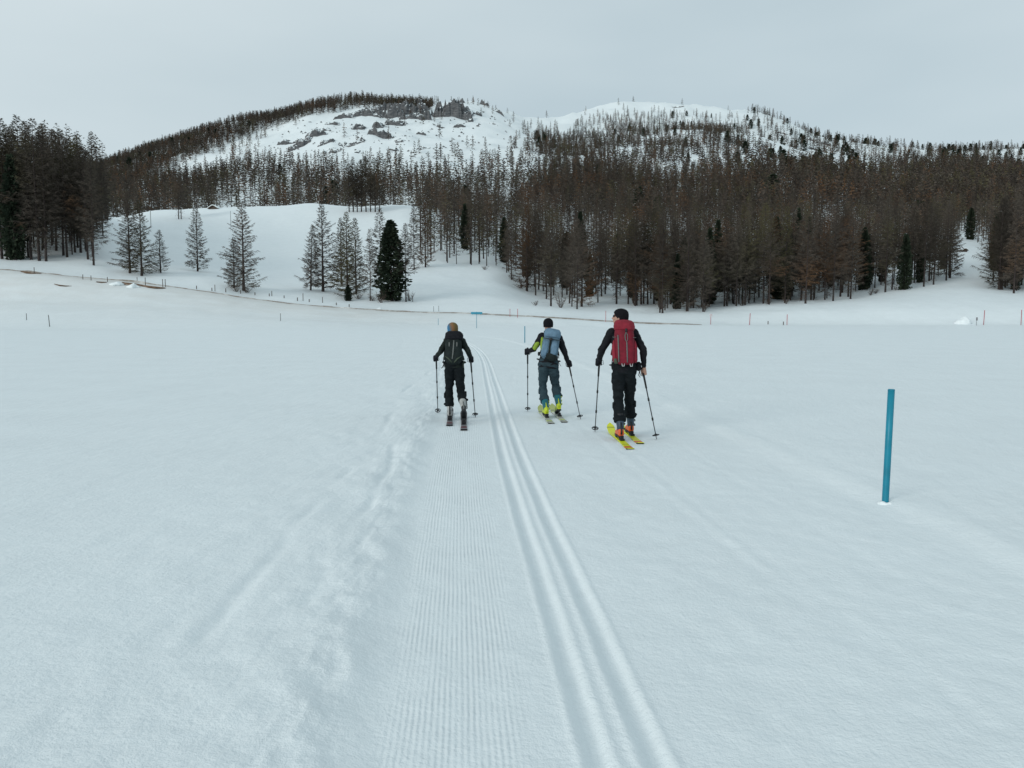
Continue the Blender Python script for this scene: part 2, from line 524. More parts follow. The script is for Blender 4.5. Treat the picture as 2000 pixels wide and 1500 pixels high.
def snow_mat(name, trail=False, dirt=False):
    m, t, b = new_mat(name)
    L = t.links.new
    b.inputs['Roughness'].default_value = 0.62
    b.inputs['Specular IOR Level'].default_value = 0.25
    geo = t.nodes.new("ShaderNodeNewGeometry")
    pos = geo.outputs['Position']

    def noise(scale, detail=4, rough=0.55, vec=pos):
        n = t.nodes.new("ShaderNodeTexNoise")
        n.inputs['Scale'].default_value = scale; n.inputs['Detail'].default_value = detail; n.inputs['Roughness'].default_value = rough
        L(vec, n.inputs['Vector'])
        return n.outputs['Fac']
    # colour: very slight variation between fresh and packed snow
    rp = t.nodes.new("ShaderNodeValToRGB")
    rp.color_ramp.elements[0].position = 0.30; rp.color_ramp.elements[0].color = tuple(x * 0.955 for x in SNOW) + (1,)
    rp.color_ramp.elements[1].position = 0.70; rp.color_ramp.elements[1].color = tuple(x * 1.03 for x in SNOW) + (1,)
    mixn = math_node(t, 'ADD', math_node(t, 'MULTIPLY', noise(0.55, 3), vb=0.55), math_node(t, 'MULTIPLY', noise(9.0, 3), vb=0.45))
    L(mixn, rp.inputs['Fac'])
    colr = rp.outputs['Color']
    if dirt:
        at_ = t.nodes.new("ShaderNodeAttribute"); at_.attribute_name = "dirt"
        mp = t.nodes.new("ShaderNodeMapping"); mp.inputs['Scale'].default_value = (0.25, 0.7, 0.7)
        L(pos, mp.inputs['Vector'])
        dn = noise(0.5, 5, 0.6, mp.outputs['Vector'])
        f = math_node(t, 'MULTIPLY', at_.outputs['Fac'], math_node(t, 'MULTIPLY', dn, vb=1.7), clamp=True)
        mx = t.nodes.new("ShaderNodeMix"); mx.data_type = 'RGBA'
        L(f, mx.inputs[0]); L(colr, mx.inputs[6]); mx.inputs[7].default_value = (0.50, 0.47, 0.43, 1)
        colr = mx.outputs[2]
    L(colr, b.inputs['Base Color'])
    # relief: grain, crust, wind ripples
    mpw = t.nodes.new("ShaderNodeMapping"); mpw.vector_type = 'TEXTURE'; mpw.inputs['Scale'].default_value = (0.7, 1.9, 1.0); mpw.inputs['Rotation'].default_value = (0, 0, R(-20))
    L(pos, mpw.inputs['Vector'])
    h1 = math_node(t, 'MULTIPLY', noise(110.0, 2, 0.6), vb=0.0026)
    h2 = math_node(t, 'MULTIPLY', noise(26.0, 3, 0.7), vb=0.0105)
    h3 = math_node(t, 'MULTIPLY', noise(3.0, 4, 0.6, mpw.outputs['Vector']), vb=0.034)
    h4 = math_node(t, 'MULTIPLY', noise(0.5, 3, 0.5, mpw.outputs['Vector']), vb=0.09)
    h34 = math_node(t, 'ADD', h3, h4)
    hs = math_node(t, 'ADD', math_node(t, 'ADD', h1, h2), h34)
    if trail:
        uv = t.nodes.new("ShaderNodeUVMap"); uv.uv_map = "UVMap"
        sp = t.nodes.new("ShaderNodeSeparateXYZ"); L(uv.outputs['UV'], sp.inputs[0])
        u, v = sp.outputs[0], sp.outputs[1]
        cmb = t.nodes.new("ShaderNodeCombineXYZ"); L(math_node(t, 'MULTIPLY', u, vb=2.0), cmb.inputs[0]); L(math_node(t, 'MULTIPLY', v, vb=0.7), cmb.inputs[1])
        jit = noise(1.6, 3, 0.5, cmb.outputs[0])
        ph = math_node(t, 'ADD', math_node(t, 'MULTIPLY', u, vb=2 * math.pi / 0.0265), math_node(t, 'MULTIPLY', jit, vb=5.0))
        wv = math_node(t, 'SINE', ph)

        def band(a0, a1, b0, b1):
            mr1 = t.nodes.new("ShaderNodeMapRange"); mr1.interpolation_type = 'SMOOTHSTEP'
            mr1.inputs[1].default_value = a0; mr1.inputs[2].default_value = a1; L(u, mr1.inputs[0])
            mr2 = t.nodes.new("ShaderNodeMapRange"); mr2.interpolation_type = 'SMOOTHSTEP'
            mr2.inputs[1].default_value = b0; mr2.inputs[2].default_value = b1; L(u, mr2.inputs[0])
            return math_node(t, 'MULTIPLY', mr1.outputs[0], math_node(t, 'SUBTRACT', va=1.0, b=mr2.outputs[0]))
        calm = math_node(t, 'SUBTRACT', va=1.0, b=math_node(t, 'MULTIPLY', band(-1.5, -1.05, 3.0, 3.7), vb=0.72))
        hs = math_node(t, 'ADD', math_node(t, 'ADD', h1, h2), math_node(t, 'MULTIPLY', h34, calm))
        wear = noise(2.2, 4, 0.65, cmb.outputs[0])
        wr = t.nodes.new("ShaderNodeMapRange"); wr.inputs[1].default_value = 0.40; wr.inputs[2].default_value = 0.60; L(wear, wr.inputs[0])
        left = math_node(t, 'MULTIPLY', band(-1.02, -0.85, -0.45, -0.30), vb=1.0)
        right = math_node(t, 'MULTIPLY', band(0.34, 0.6, 2.6, 3.2), vb=0.10)
        amp = math_node(t, 'MULTIPLY', math_node(t, 'ADD', left, right), math_node(t, 'ADD', math_node(t, 'MULTIPLY', wr.outputs[0], vb=0.75), vb=0.25))
        hs = math_node(t, 'ADD', hs, math_node(t, 'MULTIPLY', math_node(t, 'MULTIPLY', wv, amp), vb=0.0021))
    bp = t.nodes.new("ShaderNodeBump"); bp.inputs['Strength'].default_value = 0.85; bp.inputs['Distance'].default_value = 1.0
    L(hs, bp.inputs['Height']); L(bp.outputs['Normal'], b.inputs['Normal'])
    return m


M_SNOW = snow_mat("snow", dirt=True)
M_TRAIL = snow_mat("groomed_snow", trail=True)
M_SNOWP = snow_mat("snow_plain")


def twig_mat(name, cols, scale=0.03, rough=0.9, tint=None):
    m, t, b = new_mat(name)
    b.inputs['Roughness'].default_value = rough
    b.inputs['Specular IOR Level'].default_value = 0.1
    geo = t.nodes.new("ShaderNodeNewGeometry")
    n1 = t.nodes.new("ShaderNodeTexNoise"); n1.inputs['Scale'].default_value = scale; n1.inputs['Detail'].default_value = 3
    n1.inputs['Roughness'].default_value = 0.7
    t.links.new(geo.outputs['Position'], n1.inputs['Vector'])
    rp = t.nodes.new("ShaderNodeValToRGB")
    els = rp.color_ramp.elements
    while len(els) < len(cols): els.new(0.5)
    for e, (p, c) in zip(els, cols):
        e.position = p; e.color = c + (1,)
    t.links.new(n1.outputs['Fac'], rp.inputs['Fac'])
    if tint:
        if tint == 'object':
            src = t.nodes.new("ShaderNodeObjectInfo").outputs['Random']
        else:
            a = t.nodes.new("ShaderNodeAttribute"); a.attribute_name = "tint"; src = a.outputs['Fac']
        add = math_node(t, 'ADD', n1.outputs['Fac'], math_node(t, 'MULTIPLY', math_node(t, 'SUBTRACT', src, vb=0.5), vb=0.22))
        t.links.new(add, rp.inputs['Fac'])
        vm = t.nodes.new("ShaderNodeVectorMath"); vm.operation = 'SCALE'
        frac = math_node(t, 'FRACT', math_node(t, 'MULTIPLY', src, vb=7.31))
        t.links.new(rp.outputs['Color'], vm.inputs[0]); t.links.new(math_node(t, 'ADD', math_node(t, 'MULTIPLY', frac, vb=0.75), vb=0.62), vm.inputs['Scale'])
        t.links.new(vm.outputs['Vector'], b.inputs['Base Color'])
    else:
        t.links.new(rp.outputs['Color'], b.inputs['Base Color'])
    return m


LCOL = [(0.32, (0.084, 0.076, 0.042)), (0.43, (0.076, 0.066, 0.054)), (0.56, (0.076, 0.064, 0.054)), (0.70, (0.125, 0.072, 0.040))]
M_TWIG = twig_mat("larch_twigs", LCOL, 0.03, tint='object')
M_TWIGM = twig_mat("larch_mass_twigs", LCOL, 0.03, tint='attr')
M_BARK = simple("larch_bark", (0.042, 0.033, 0.031), 0.9, 0.3, 3.0, 0.5, 8.0)
M_NEEDLE = twig_mat("pine_needles", [(0.35, (0.020, 0.030, 0.020)), (0.65, (0.032, 0.044, 0.028))], 0.4)
M_SHRUB = simple("shrub_twigs", (0.085, 0.066, 0.055), 0.9, 0.2, 2.0, 0)

# ------------------------------------------------------------------ ground sheet
tt = np.concatenate([-np.geomspace(40, 0.95, 30), np.linspace(-0.9, 0.9, 430), np.geomspace(0.95, 40, 30)])
yr = np.concatenate([np.linspace(-60, -4, 12), np.linspace(-3, 12, 70)[:-1], np.geomspace(12, 110, 80)[:-1], np.linspace(110, 250, 100)[:-1], np.geomspace(250, 1200, 170)[:-1], np.geomspace(1200, 1880, 25)])
TT, YY = np.meshgrid(tt, yr)
WW = np.maximum(YY, 0) + 8.0
XX = TT * WW
XX = np.clip(XX, -1500, 1500)
dup = np.abs(TT) > 0.95
XX = np.where(np.abs(TT * WW) > 1500, np.sign(TT) * (1500 + np.abs(TT)), XX)
ZZ = height(XX, YY) - 0.16 * in_trail(XX, YY)
nr, nc = XX.shape
V = np.stack([XX.ravel(), YY.ravel(), ZZ.ravel()], 1)
idx = np.arange(nr * nc).reshape(nr, nc)
F = np.stack([idx[:-1, :-1].ravel(), idx[:-1, 1:].ravel(), idx[1:, 1:].ravel(), idx[1:, :-1].ravel()], 1)
me = mesh_np("snow_ground", V, F); smooth(me)
PX, PY = proj(XX.ravel(), np.maximum(YY.ravel(), 5), ZZ.ravel())
d_road = YY.ravel() - 150.0
dirtv = np.exp(-np.clip(-d_road, 0, 99) / 14.0) * (d_road < 6) * sstep(0, 3, 6 - d_road) * (1 - sstep(650, 1150, PX)) * (YY.ravel() > 100)
att = me.attributes.new("dirt", 'FLOAT', 'POINT')
att.data.foreach_set("value", (dirtv * 0.62).astype(np.float32))
g = link_mesh("snow_ground", me, M_SNOW)
tag(g, "open snow field rising into snowy hillsides beyond the road", kind="structure")

us = np.concatenate([np.arange(U0, -2.4, 0.045), np.arange(-2.4, -1.7, 0.028), np.arange(-1.7, -0.95, 0.014), np.arange(-0.95, -0.26, 0.03), np.arange(-0.26, 0.26, 0.009), np.arange(0.26, 3.9, 0.034), np.arange(3.9, U1 + 0.01, 0.06)])
vs = np.concatenate([np.linspace(V0, 2.0, 40)[:-1], 2.0 * 1.0105 ** np.arange(0, int(math.log(V1 / 2.0) / math.log(1.0105)) + 1)])
vs[-1] = V1
UU, VV = np.meshgrid(us, vs)
ZZ = trail_height(UU, VV)
XX = trail_x(VV) + UU
nr, nc = XX.shape
idx = np.arange(nr * nc).reshape(nr, nc)
F = np.stack([idx[:-1, :-1].ravel(), idx[:-1, 1:].ravel(), idx[1:, 1:].ravel(), idx[1:, :-1].ravel()], 1)
me = mesh_np("groomed_ski_trail", np.stack([XX.ravel(), VV.ravel(), ZZ.ravel()], 1), F, np.stack([UU.ravel(), VV.ravel()], 1)); smooth(me)
o = link_mesh("groomed_ski_trail", me, M_TRAIL)
tag(o, "groomed cross-country trail with two set grooves and corduroy", kind="structure")


def ground_z(x, y):
    if V0 + 1 < y < V1 - 4:
        u = x - float(trail_x(y))
        if U0 + 0.5 < u < U1 - 0.5:
            return float(trail_height(np.array([u]), np.array([y]))[0])
    return float(height(x, y))


# ------------------------------------------------------------------ road along the foot of the slope
M_ROAD = twig_mat("road_grit", [(0.30, (0.58, 0.59, 0.58)), (0.48, (0.34, 0.33, 0.31)), (0.60, (0.22, 0.195, 0.17)), (0.72, (0.45, 0.44, 0.42))], 0.35)
pxs = np.concatenate([np.linspace(-300, 1440, 240)])
secs = []
for i, px in enumerate(pxs):
    q = (px - 1000.0) / FPX / 1.005
    ring = []
    for dy, dz in ((-0.9, -0.5), (-0.35, 0.0), (-0.15, 0.2), (0.35, 0.16), (2.5, 0.10), (4.8, 0.12), (5.6, -0.3)):
        y = 150.0 + dy
        x = q * y
        z = float(height(x, 151.0 if dy < 1 else y))
        fade = 1 - sstep(1300, 1440, px)
        lip = (0.55 + 0.35 * float(fbm(np.array([px / 22.0]), np.array([0.0]), 77, 3)[0])) + 0.9 * math.exp(-((px - 265) / 38.0) ** 2) + 0.35 * math.exp(-((px - 60) / 18.0) ** 2)
        if dy < 1: dz = dz * max(0.25, lip) * 1.6
        ring.append((x, y, z + dz * (0.25 + 0.75 * fade) - 0.15 * (1 - fade)))
    secs.append(ring)
V = [p for s in secs for p in s]; F = []
for i in range(len(secs) - 1):
    for k in range(6):
        F.append((i * 7 + k, (i + 1) * 7 + k, (i + 1) * 7 + k + 1, i * 7 + k + 1))
me = bpy.data.meshes.new("road"); me.from_pydata(V, [], F); smooth(me, False)
o = link_mesh("road", me, M_ROAD)
tag(o, "narrow gritty brown road running along the foot of the slope", kind="structure")


# bare earth cut under the road edge at left
M_EARTH = twig_mat("bare_earth", [(0.35, (0.10, 0.065, 0.042)), (0.55, (0.17, 0.115, 0.080)), (0.70, (0.32, 0.28, 0.24))], 0.9)
for nm, pts_ in (("earth_bank", [(238, 550.5, 552), (245, 551.5, 556), (255, 552.5, 558), (268, 554, 557), (276, 555.5, 559), (290, 558, 562), (304, 559.5, 563), (316, 561, 563), (322, 561.5, 562.5)]),
                 ("earth_bank", [(40, 529, 530.5), (50, 530, 533.5), (62, 531.5, 534.5), (72, 533, 534.5), (80, 534, 535)]),
                 ("earth_bank", [(106, 554, 555), (116, 556, 558.5), (128, 557.5, 559), (140, 558, 558.6)]),
                 ("earth_bank", [(188, 549.5, 550.5), (198, 550, 552.5), (208, 550.5, 551.5)])):
    s_ = Soup(); secs = []
    for px, r0_, r1_ in pts_:
        a, b = hit(px, r0_, 100), hit(px, r1_, 100)
        y = min(a.y, b.y) - 0.5
        a, b = at(px, r0_, y + 0.35), at(px, r1_, y)
        secs.append([b + Vector((0, 1.2, -0.3)), b, (a + b) / 2 + Vector((0, -0.06, 0)), a, a + Vector((0, 1.4, -0.15))])
    s_.loft(secs)
    o = link_mesh(nm, s_.mesh(nm, (0, 0, 0), False), M_EARTH)
    tag(o, "bare brown earth showing at the cut below the road", kind="structure")

# ================================================================== trees
def _prism(P, r, V, F):
    """thin three-sided branch along points P with radii r"""
    b = len(V); n = len(P)
    for i in range(n):
        d = P[min(i + 1, n - 1)] - P[max(i - 1, 0)]
        d = d / (np.linalg.norm(d) + 1e-9)
        a = np.cross(d, (0.0, 0.0, 1.0)); a /= (np.linalg.norm(a) + 1e-9)
        c = np.cross(d, a)
        for k in range(3):
            th = 2.094 * k
            V.append(P[i] + r[i] * (a * math.cos(th) + c * math.sin(th)))
    for i in range(n - 1):
        for k in range(3):
            k2 = (k + 1) % 3
            q = (b + 3 * i + k, b + 3 * i + k2, b + 3 * i + 3 + k2, b + 3 * i + 3 + k)
            F.append((q[0], q[1], q[2])); F.append((q[0], q[2], q[3]))


def _trunk(g, h, r0, sides, rings, bend):
    V = []; F = []
    ang = g.uniform(0, 6.28)
    for i in range(rings):
        f = i / (rings - 1)
        c = np.array([math.cos(ang), math.sin(ang), 0]) * (bend * h * math.sin(f * 2.6) * 0.5)
        c[2] = f * h - 0.6 * (i == 0)
        rr = r0 * ((1 - f) ** 0.85 + 0.03) * (1.35 if i == 0 else 1.0)
        for k in range(sides):
            th = 6.2832 * k / sides
            V.append(c + rr * np.array([math.cos(th), math.sin(th), 0]))
    for i in range(rings - 1):
        for k in range(sides):
            k2 = (k + 1) % sides
            q = (i * sides + k, i * sides + k2, (i + 1) * sides + k2, (i + 1) * sides + k)
            F.append((q[0], q[1], q[2])); F.append((q[0], q[2], q[3]))
    ax = lambda z: np.array([math.cos(ang), math.sin(ang), 0]) * (bend * h * math.sin(z / h * 2.6) * 0.5) + np.array([0, 0, z])
    return V, F, ax


def larch(seed, h=18.0, rad=3.0, crown0=0.1, nb=120, ntw=16, segs=3, tw=0.05, tl=0.7, r0=None, bend=0.01, sides=6, rings=7, dead=0):
    g = np.random.default_rng(seed)
    TV, TF, ax = _trunk(g, h, r0 or 0.0115 * h, sides, rings, bend)
    V = []; F = []
    for k in range(nb + dead):
        if k < nb:
            fp = (k + g.uniform(0, 1)) / nb
            fp = fp ** 0.92
            f = crown0 + (0.985 - crown0) * fp
            env = (1 - fp) ** 0.82 * min(1.0, 0.70 + fp * 2.2)
            env *= 1 + 0.20 * math.sin(k * 2.39996 + seed) + 0.16 * math.sin(fp * 19 + seed * 1.7) + 0.12 * math.sin(fp * 41 + seed * 0.6)
            L = rad * env * g.uniform(0.42, 1.22) + 0.22
        else:
            f = g.uniform(0.05, max(0.07, crown0)); fp = 0
            L = g.uniform(0.5, 1.3)
        az = k * 2.39996 + g.uniform(-0.5, 0.5)
        d = np.array([math.cos(az), math.sin(az), 0.0])
        base = ax(f * h)
        a = (0.42 - 0.95 * fp) + g.uniform(-0.15, 0.15)
        bq = 0.40 * (1 - fp) + g.uniform(-0.05, 0.12)
        sw = np.array([-d[1], d[0], 0]) * g.uniform(-0.12, 0.12)
        path = lambda s: base + d * (L * s) + sw * (L * s * s) + np.array([0, 0, L * (-a * s + bq * s * s)])
        P = [path(i / segs) for i in range(segs + 1)]
        br = (0.016 + 0.009 * L)
        if segs == 1:
            b = len(V); o = np.array([-d[1], d[0], 0.0]) * tw * 0.5 if k % 2 else np.array([0, 0, tw * 0.5])
            V += [P[0] - o, P[0] + o, P[1]]; F.append((b, b + 1, b + 2))
        else:
            _prism(P, [br * (1 - 0.8 * i / segs) for i in range(segs + 1)], V, F)
        if k >= nb: n = 2
        else: n = max(2, int(ntw * (0.35 + 0.65 * L / (rad + 0.22))))
        for q in range(n):
            s = g.uniform(0.26, 1.0) ** 0.75
            p = path(s)
            sd = 1 if g.uniform() < 0.5 else -1
            t = d * g.uniform(0.1, 0.9) + np.array([-d[1], d[0], 0]) * sd * g.uniform(0.2, 1.0) + np.array([0, 0, g.uniform(-0.75, 0.25)])
            t /= np.linalg.norm(t)
            l = tl * g.uniform(0.45, 1.15) * (0.28 + 0.72 * (1 - fp) ** 0.8)
            o = np.cross(t, g.normal(size=3)); o /= (np.linalg.norm(o) + 1e-9)
            b = len(V)
            V += [p - o * tw * 0.5, p + o * tw * 0.5, p + t * l]
            F.append((b, b + 1, b + 2))
    return np.array(TV), np.array(TF), np.array(V), np.array(F)


def pine(seed, h=15.0, rad=3.0, crown0=0.04, nb=170, ncl=7, cs=0.55, ogive=0.55, sides=6, rings=6):
    g = np.random.default_rng(seed)
    TV, TF, ax = _trunk(g, h * 0.97, 0.016 * h, sides, rings, 0.01)
    V = []; F = []
    for k in range(nb):
        fp = (k + g.uniform(0, 1)) / nb
        f = crown0 + (0.99 - crown0) * fp
        env = (1 - fp ** (1.0 / ogive if ogive > 0.5 else 1.3)) * min(1.0, 0.55 + fp * 2.2)
        env = max(env, 0.05)
        L = rad * env * g.uniform(0.65, 1.12) + 0.15
        az = k * 2.39996 + g.uniform(-0.5, 0.5)
        d = np.array([math.cos(az), math.sin(az), 0.0]); sv = np.array([-d[1], d[0], 0])
        base = ax(f * h * 0.97)
        a = 0.35 - 0.9 * fp
        for q in range(ncl):
            s = g.uniform(0.05, 1.0) ** 0.75
            p = base + d * (L * s) + np.array([0, 0, L * (-a * s + 0.3 * s * s)]) + g.normal(size=3) * 0.12
            t = d + sv * g.uniform(-0.9, 0.9) + np.array([0, 0, g.uniform(-0.35, 0.5)])
            t /= np.linalg.norm(t)
            o = np.cross(t, g.normal(size=3)); o /= (np.linalg.norm(o) + 1e-9)
            c2 = cs * g.uniform(0.6, 1.2)
            b = len(V)
            V += [p - t * c2 * 0.3, p + o * c2 * 0.36 + t * c2 * 0.25, p + t * c2, p - o * c2 * 0.36 + t * c2 * 0.25]
            F.append((b, b + 1, b + 2)); F.append((b, b + 2, b + 3))
    return np.array(TV), np.array(TF), np.array(V), np.array(F)


def shrub(seed, h=2.0, spread=1.2, stems=9, ntw=16):
    g = np.random.default_rng(seed)
    V = []; F = []
    for k in range(stems):
        az = g.uniform(0, 6.28); d = np.array([math.cos(az), math.sin(az), 0])
        L = h * g.uniform(0.6, 1.0); sp = spread * g.uniform(0.2, 1.0)
        path = lambda s: d * (sp * s ** 0.8) + np.array([0, 0, L * s - 0.25])
        _prism([path(i / 3) for i in range(4)], [0.045, 0.035, 0.022, 0.008], V, F)
        for q in range(ntw):
            s = g.uniform(0.25, 1); p = path(s)
            t = d * g.uniform(-0.3, 1) + g.normal(size=3) * 0.5 + np.array([0, 0, 0.5]); t /= np.linalg.norm(t)
            o = np.cross(t, g.normal(size=3)); o /= (np.linalg.norm(o) + 1e-9)
            b = len(V)
            V += [p - o * 0.02, p + o * 0.02, p + t * g.uniform(0.3, 0.8)]; F.append((b, b + 1, b + 2))
    return np.array(V), np.array(F)


# prototype meshes, unit scale given by their own heights
OPEN = []      # well-branched open-grown larches
for s in range(6):
    tv, tf, cv, cf = larch(100 + s, 18.0, 4.1 + 0.4 * (s % 3), 0.05, 210, 46, tw=0.078, tl=0.95, r0=0.25)
    OPEN.append((mesh_np("open_larch_trunk", tv, tf), mesh_np("open_larch_crown", cv, cf)))
WOOD = []      # slimmer forest larches with bare lower stems
for s in range(10):
    tv, tf, cv, cf = larch(200 + s, 19.0, 2.8 + 0.4 * (s % 4), 0.16 + 0.06 * (s % 4), 160, 32, tw=0.080, tl=0.95, dead=24, bend=0.014, r0=0.15)
    WOOD.append((mesh_np("wood_larch_trunk", tv, tf), mesh_np("wood_larch_crown", cv, cf)))
PINE = []
for s in range(4):
    tv, tf, cv, cf = pine(300 + s, 15.0, 3.0, 0.02, 330, 17, 0.58)
    PINE.append((mesh_np("pine_trunk", tv, tf), mesh_np("pine_crown", cv, cf)))
SMALLP = []
for s in range(5):
    tv, tf, cv, cf = pine(330 + s, 9.0, 2.0 + 0.25 * (s % 3), 0.05, 60, 6, 1.0, ogive=0.4 + 0.1 * (s % 3), sides=4, rings=3)
    me = mesh_np("far_pine", np.concatenate([tv, cv]), np.concatenate([tf, cf + len(tv)]))
    SMALLP.append(me)
for A in (OPEN, WOOD, PINE):
    for a, b in A:
        smooth(a)
        a.materials.append(M_BARK); b.materials.append(M_NEEDLE if A is PINE else M_TWIG)
for a in SMALLP:
    a.materials.append(M_NEEDLE)


def put_tree(name, kind, k, loc, h, rz, label, cat, group=None, width=1.0, lean=(0, 0)):
    ref = {'o': 18.0, 'w': 19.0, 'p': 15.0}[kind]
    A = {'o': OPEN, 'w': WOOD, 'p': PINE}[kind]
    tm, cm = A[k % len(A)]
    r = empty(name, loc)
    sc = h / ref
    r.scale = (sc * width, sc * width, sc)
    r.rotation_euler = (lean[0], lean[1], rz)
    tag(r, label, cat, group)
    for nm, me_ in (("trunk", tm), ("crown", cm)):
        c = bpy.data.objects.new(nm, me_); col.objects.link(c); c.parent = r
    return r


ORD = ["first", "second", "third", "fourth", "fifth", "sixth", "seventh", "eighth", "ninth", "tenth", "eleventh", "twelfth", "thirteenth", "fourteenth", "fifteenth", "sixteenth", "seventeenth", "eighteenth", "nineteenth", "twentieth"]


def nth(i):
    return ORD[i] if i < 20 else "twenty-" + ORD[i - 20]


n_larch = 0
# --- single trees on the meadow: base pixel, top pixel row, kind, width
MEADOW = [
    (254, 534, 375, 'o', 1.00, "left one of two paired bare larches in front of meadow, left of skiers"),
    (277, 539, 388, 'o', 0.95, "right one of two paired bare larches at the road near the left wood"),
    (314, 533, 448, 'o', 1.10, "small bare larch just right of the paired larches"),
    (386, 530, 396, 'o', 0.88, "lone slender bare larch between the small larch and the bushy one"),
    (476, 568, 392, 'o', 1.02, "bushy bare larch with wide low branches beside the road fence"),
    (457, 563, 462, 'o', 1.05, "thin young larch leaning against the left of the bushy larch"),
    (607, 567, 436, 'o', 0.95, "shorter bare larch left of the tallest larch in the roadside group"),
    (631, 570, 394, 'o', 0.98, "tallest straight bare larch in the roadside group left of the dark pine"),
    (667, 556, 424, 'o', 0.85, "bare larch right behind the tallest larch of the roadside group"),
    (679, 584, 412, 'o', 0.95, "dense brown larch in middle of the roadside group"),
    (696, 574, 424, 'o', 0.90, "reddish brown larch at right of the dense roadside larches"),
    (723, 588, 446, 'w', 0.90, "thin pale larch standing alone just left of the dark pine"),
    (745, 577, 406, 'w', 1.00, "slim tall larch rising behind the left side of the dark pine"),
    (793, 590, 434, 'w', 0.90, "slim bare larch at the right edge of the dark pine"),
    (809, 527, 398, 'w', 1.05, "tall larch at the meadow edge right behind the dark pine"),
    (831, 522, 393, 'o', 0.70, "olive brown larch at the left end of the right-hand forest"),
    (349, 428, 338, 'w', 1.25, "left trunk of the larch pair on the upper meadow below the huts"),
    (354, 428, 344, 'w', 1.2, "right trunk of the larch pair on the upper meadow below the huts"),
]
for i, (px, py, top, kind, wd, lab) in enumerate(MEADOW):
    p = hit(px, py, 100)
    h = at(px, top, p.y).z - p.z
    put_tree("larch_tree", kind, i, p, h, i * 1.7, lab, "tree", "single larches around the meadow", wd, (0, R(-3) if i in (5, 6) else 0))
    n_larch += 1
for i, (px, top) in enumerate(((682, 318), (690, 305), (698, 322), (706, 310), (715, 303), (724, 318), (733, 306), (741, 330))):
    p = hit(px, 414, 150)
    h = at(px, top, p.y).z - p.z
    put_tree("larch_tree", 'w', i + 3, p, h, i * 2.1, nth(i) + " larch from the left in the tight clump on the meadow crest", "tree", "larch clump on the meadow crest", 1.25)
    n_larch += 1

# --- dark pines among the larches
PINES = [
    (765, 587, 428, 1.05, "big dense dark green pine by the road, left of the skiers"),
    (30, 508, 300, 0.62, "tall dark conifer at the far left edge of the wood"),
    (1400, 567, 427, 0.55, "narrow dark conifer in the forest right of the red-backpack skier"),
    (1513, 575, 421, 0.55, "tall dark conifer in the middle of the right-hand forest"),
    (1533, 585, 470, 0.70, "shorter dark conifer at the forest edge beside the tall one"),
    (1565, 545, 405, 0.45, "slim leaning dark conifer top among the right-hand forest larches"),
    (1622, 560, 488, 0.60, "small dark conifer inside the forest edge right of centre"),
    (1766, 566, 455, 0.72, "dark conifer at the forest edge left of the snowy clearing"),
    (680, 588, 556, 1.4, "low dark bushy pine at the foot of the roadside larches"),
    (1895, 468, 405, 0.9, "dark conifer at the top of the snowy forest clearing"),
]
for i, (px, py, top, wd, lab) in enumerate(PINES):
    p = hit(px, py, 100)
    h = at(px, top, p.y).z - p.z
    put_tree("pine_tree", 'p', i, p, h, i * 1.3, lab, "tree", None, wd, (0, R(-4) if i == 5 else 0))

# --- edge of the right-hand forest, placed one by one
EDGE = [(999, 547, 420), (1029, 569, 400), (1046, 577, 410), (1052, 566, 395), (1067, 584, 420), (1076, 598, 405), (1107, 576, 390), (1127, 604, 425), (1136, 599, 430), (1164, 574, 395),
        (1183, 566, 385), (1204, 594, 400), (1227, 594, 395), (1241, 598, 410), (1257, 594, 405), (1265, 595, 400), (1277, 594, 390), (1289, 611, 425), (1294, 612, 400), (1342, 608, 410), (1354, 602, 430),
        (1373, 609, 440), (1420, 598, 400), (1438, 598, 425), (1450, 593, 395), (1455, 596, 410), (1491, 593, 390), (1502, 595, 415), (1533, 592, 400), (1573, 593, 390), (1584, 586, 395), (1611, 586, 420),
        (1627, 588, 400), (1641, 580, 390), (1661, 584, 405), (1729, 571, 385), (1742, 566, 395), (1804, 560, 385), (1823, 556, 395), (1855, 543, 375), (1848, 548, 390),
        (1951, 566, 385), (1956, 566, 372), (1963, 562, 380), (1980, 573, 370), (1988, 563, 385), (1995, 557, 380), (2014, 566, 380)]
EDGE.sort()
n_front = sum(1 for e in EDGE if e[0] < 1940)
for i, (px, py, top) in enumerate(EDGE):
    p = hit(px, py, 100)
    h = min(24.0, at(px, top, p.y).z - p.z)
    open_grown = px in (1029, 1855, 1951, 1956, 1136, 1342)
    if px >= 1940:
        lab, grp = nth(i - n_front) + " larch from the left in the group right of the snowy clearing", "larches right of the clearing"
    else:
        if i < n_front // 2:
            lab = nth(i) + " larch from the left along the front edge of the right-hand forest"
        else:
            lab = nth(n_front - 1 - i) + " larch left of the clearing along the front edge of the right-hand forest"
        grp = "front row of the right-hand forest"
    put_tree("larch_tree", 'o' if open_grown else 'w', i, p, h, i * 2.3, lab, "tree", grp, 0.85 if open_grown else 1.0)
    n_larch += 1
LEFT = [(61, 508, 232), (77, 510, 228), (90, 511, 262), (131, 503, 258), (152, 484, 270), (158, 494, 262), (172, 507, 285), (183, 519, 300), (45, 505, 222), (15, 503, 228), (110, 490, 250), (140, 470, 268), (4, 506, 240), (-25, 500, 235)]
LEFT.sort(reverse=True)
for i, (px, py, top) in enumerate(LEFT):
    p = hit(px, py, 100)
    h = min(31.0, at(px, top, p.y).z - p.z)
    put_tree("larch_tree", 'w', i + 1, p, h, i * 1.9, nth(i) + " tall larch from the right along the front of the left wood", "tree", "larches of the left wood", 1.05)
    n_larch += 1

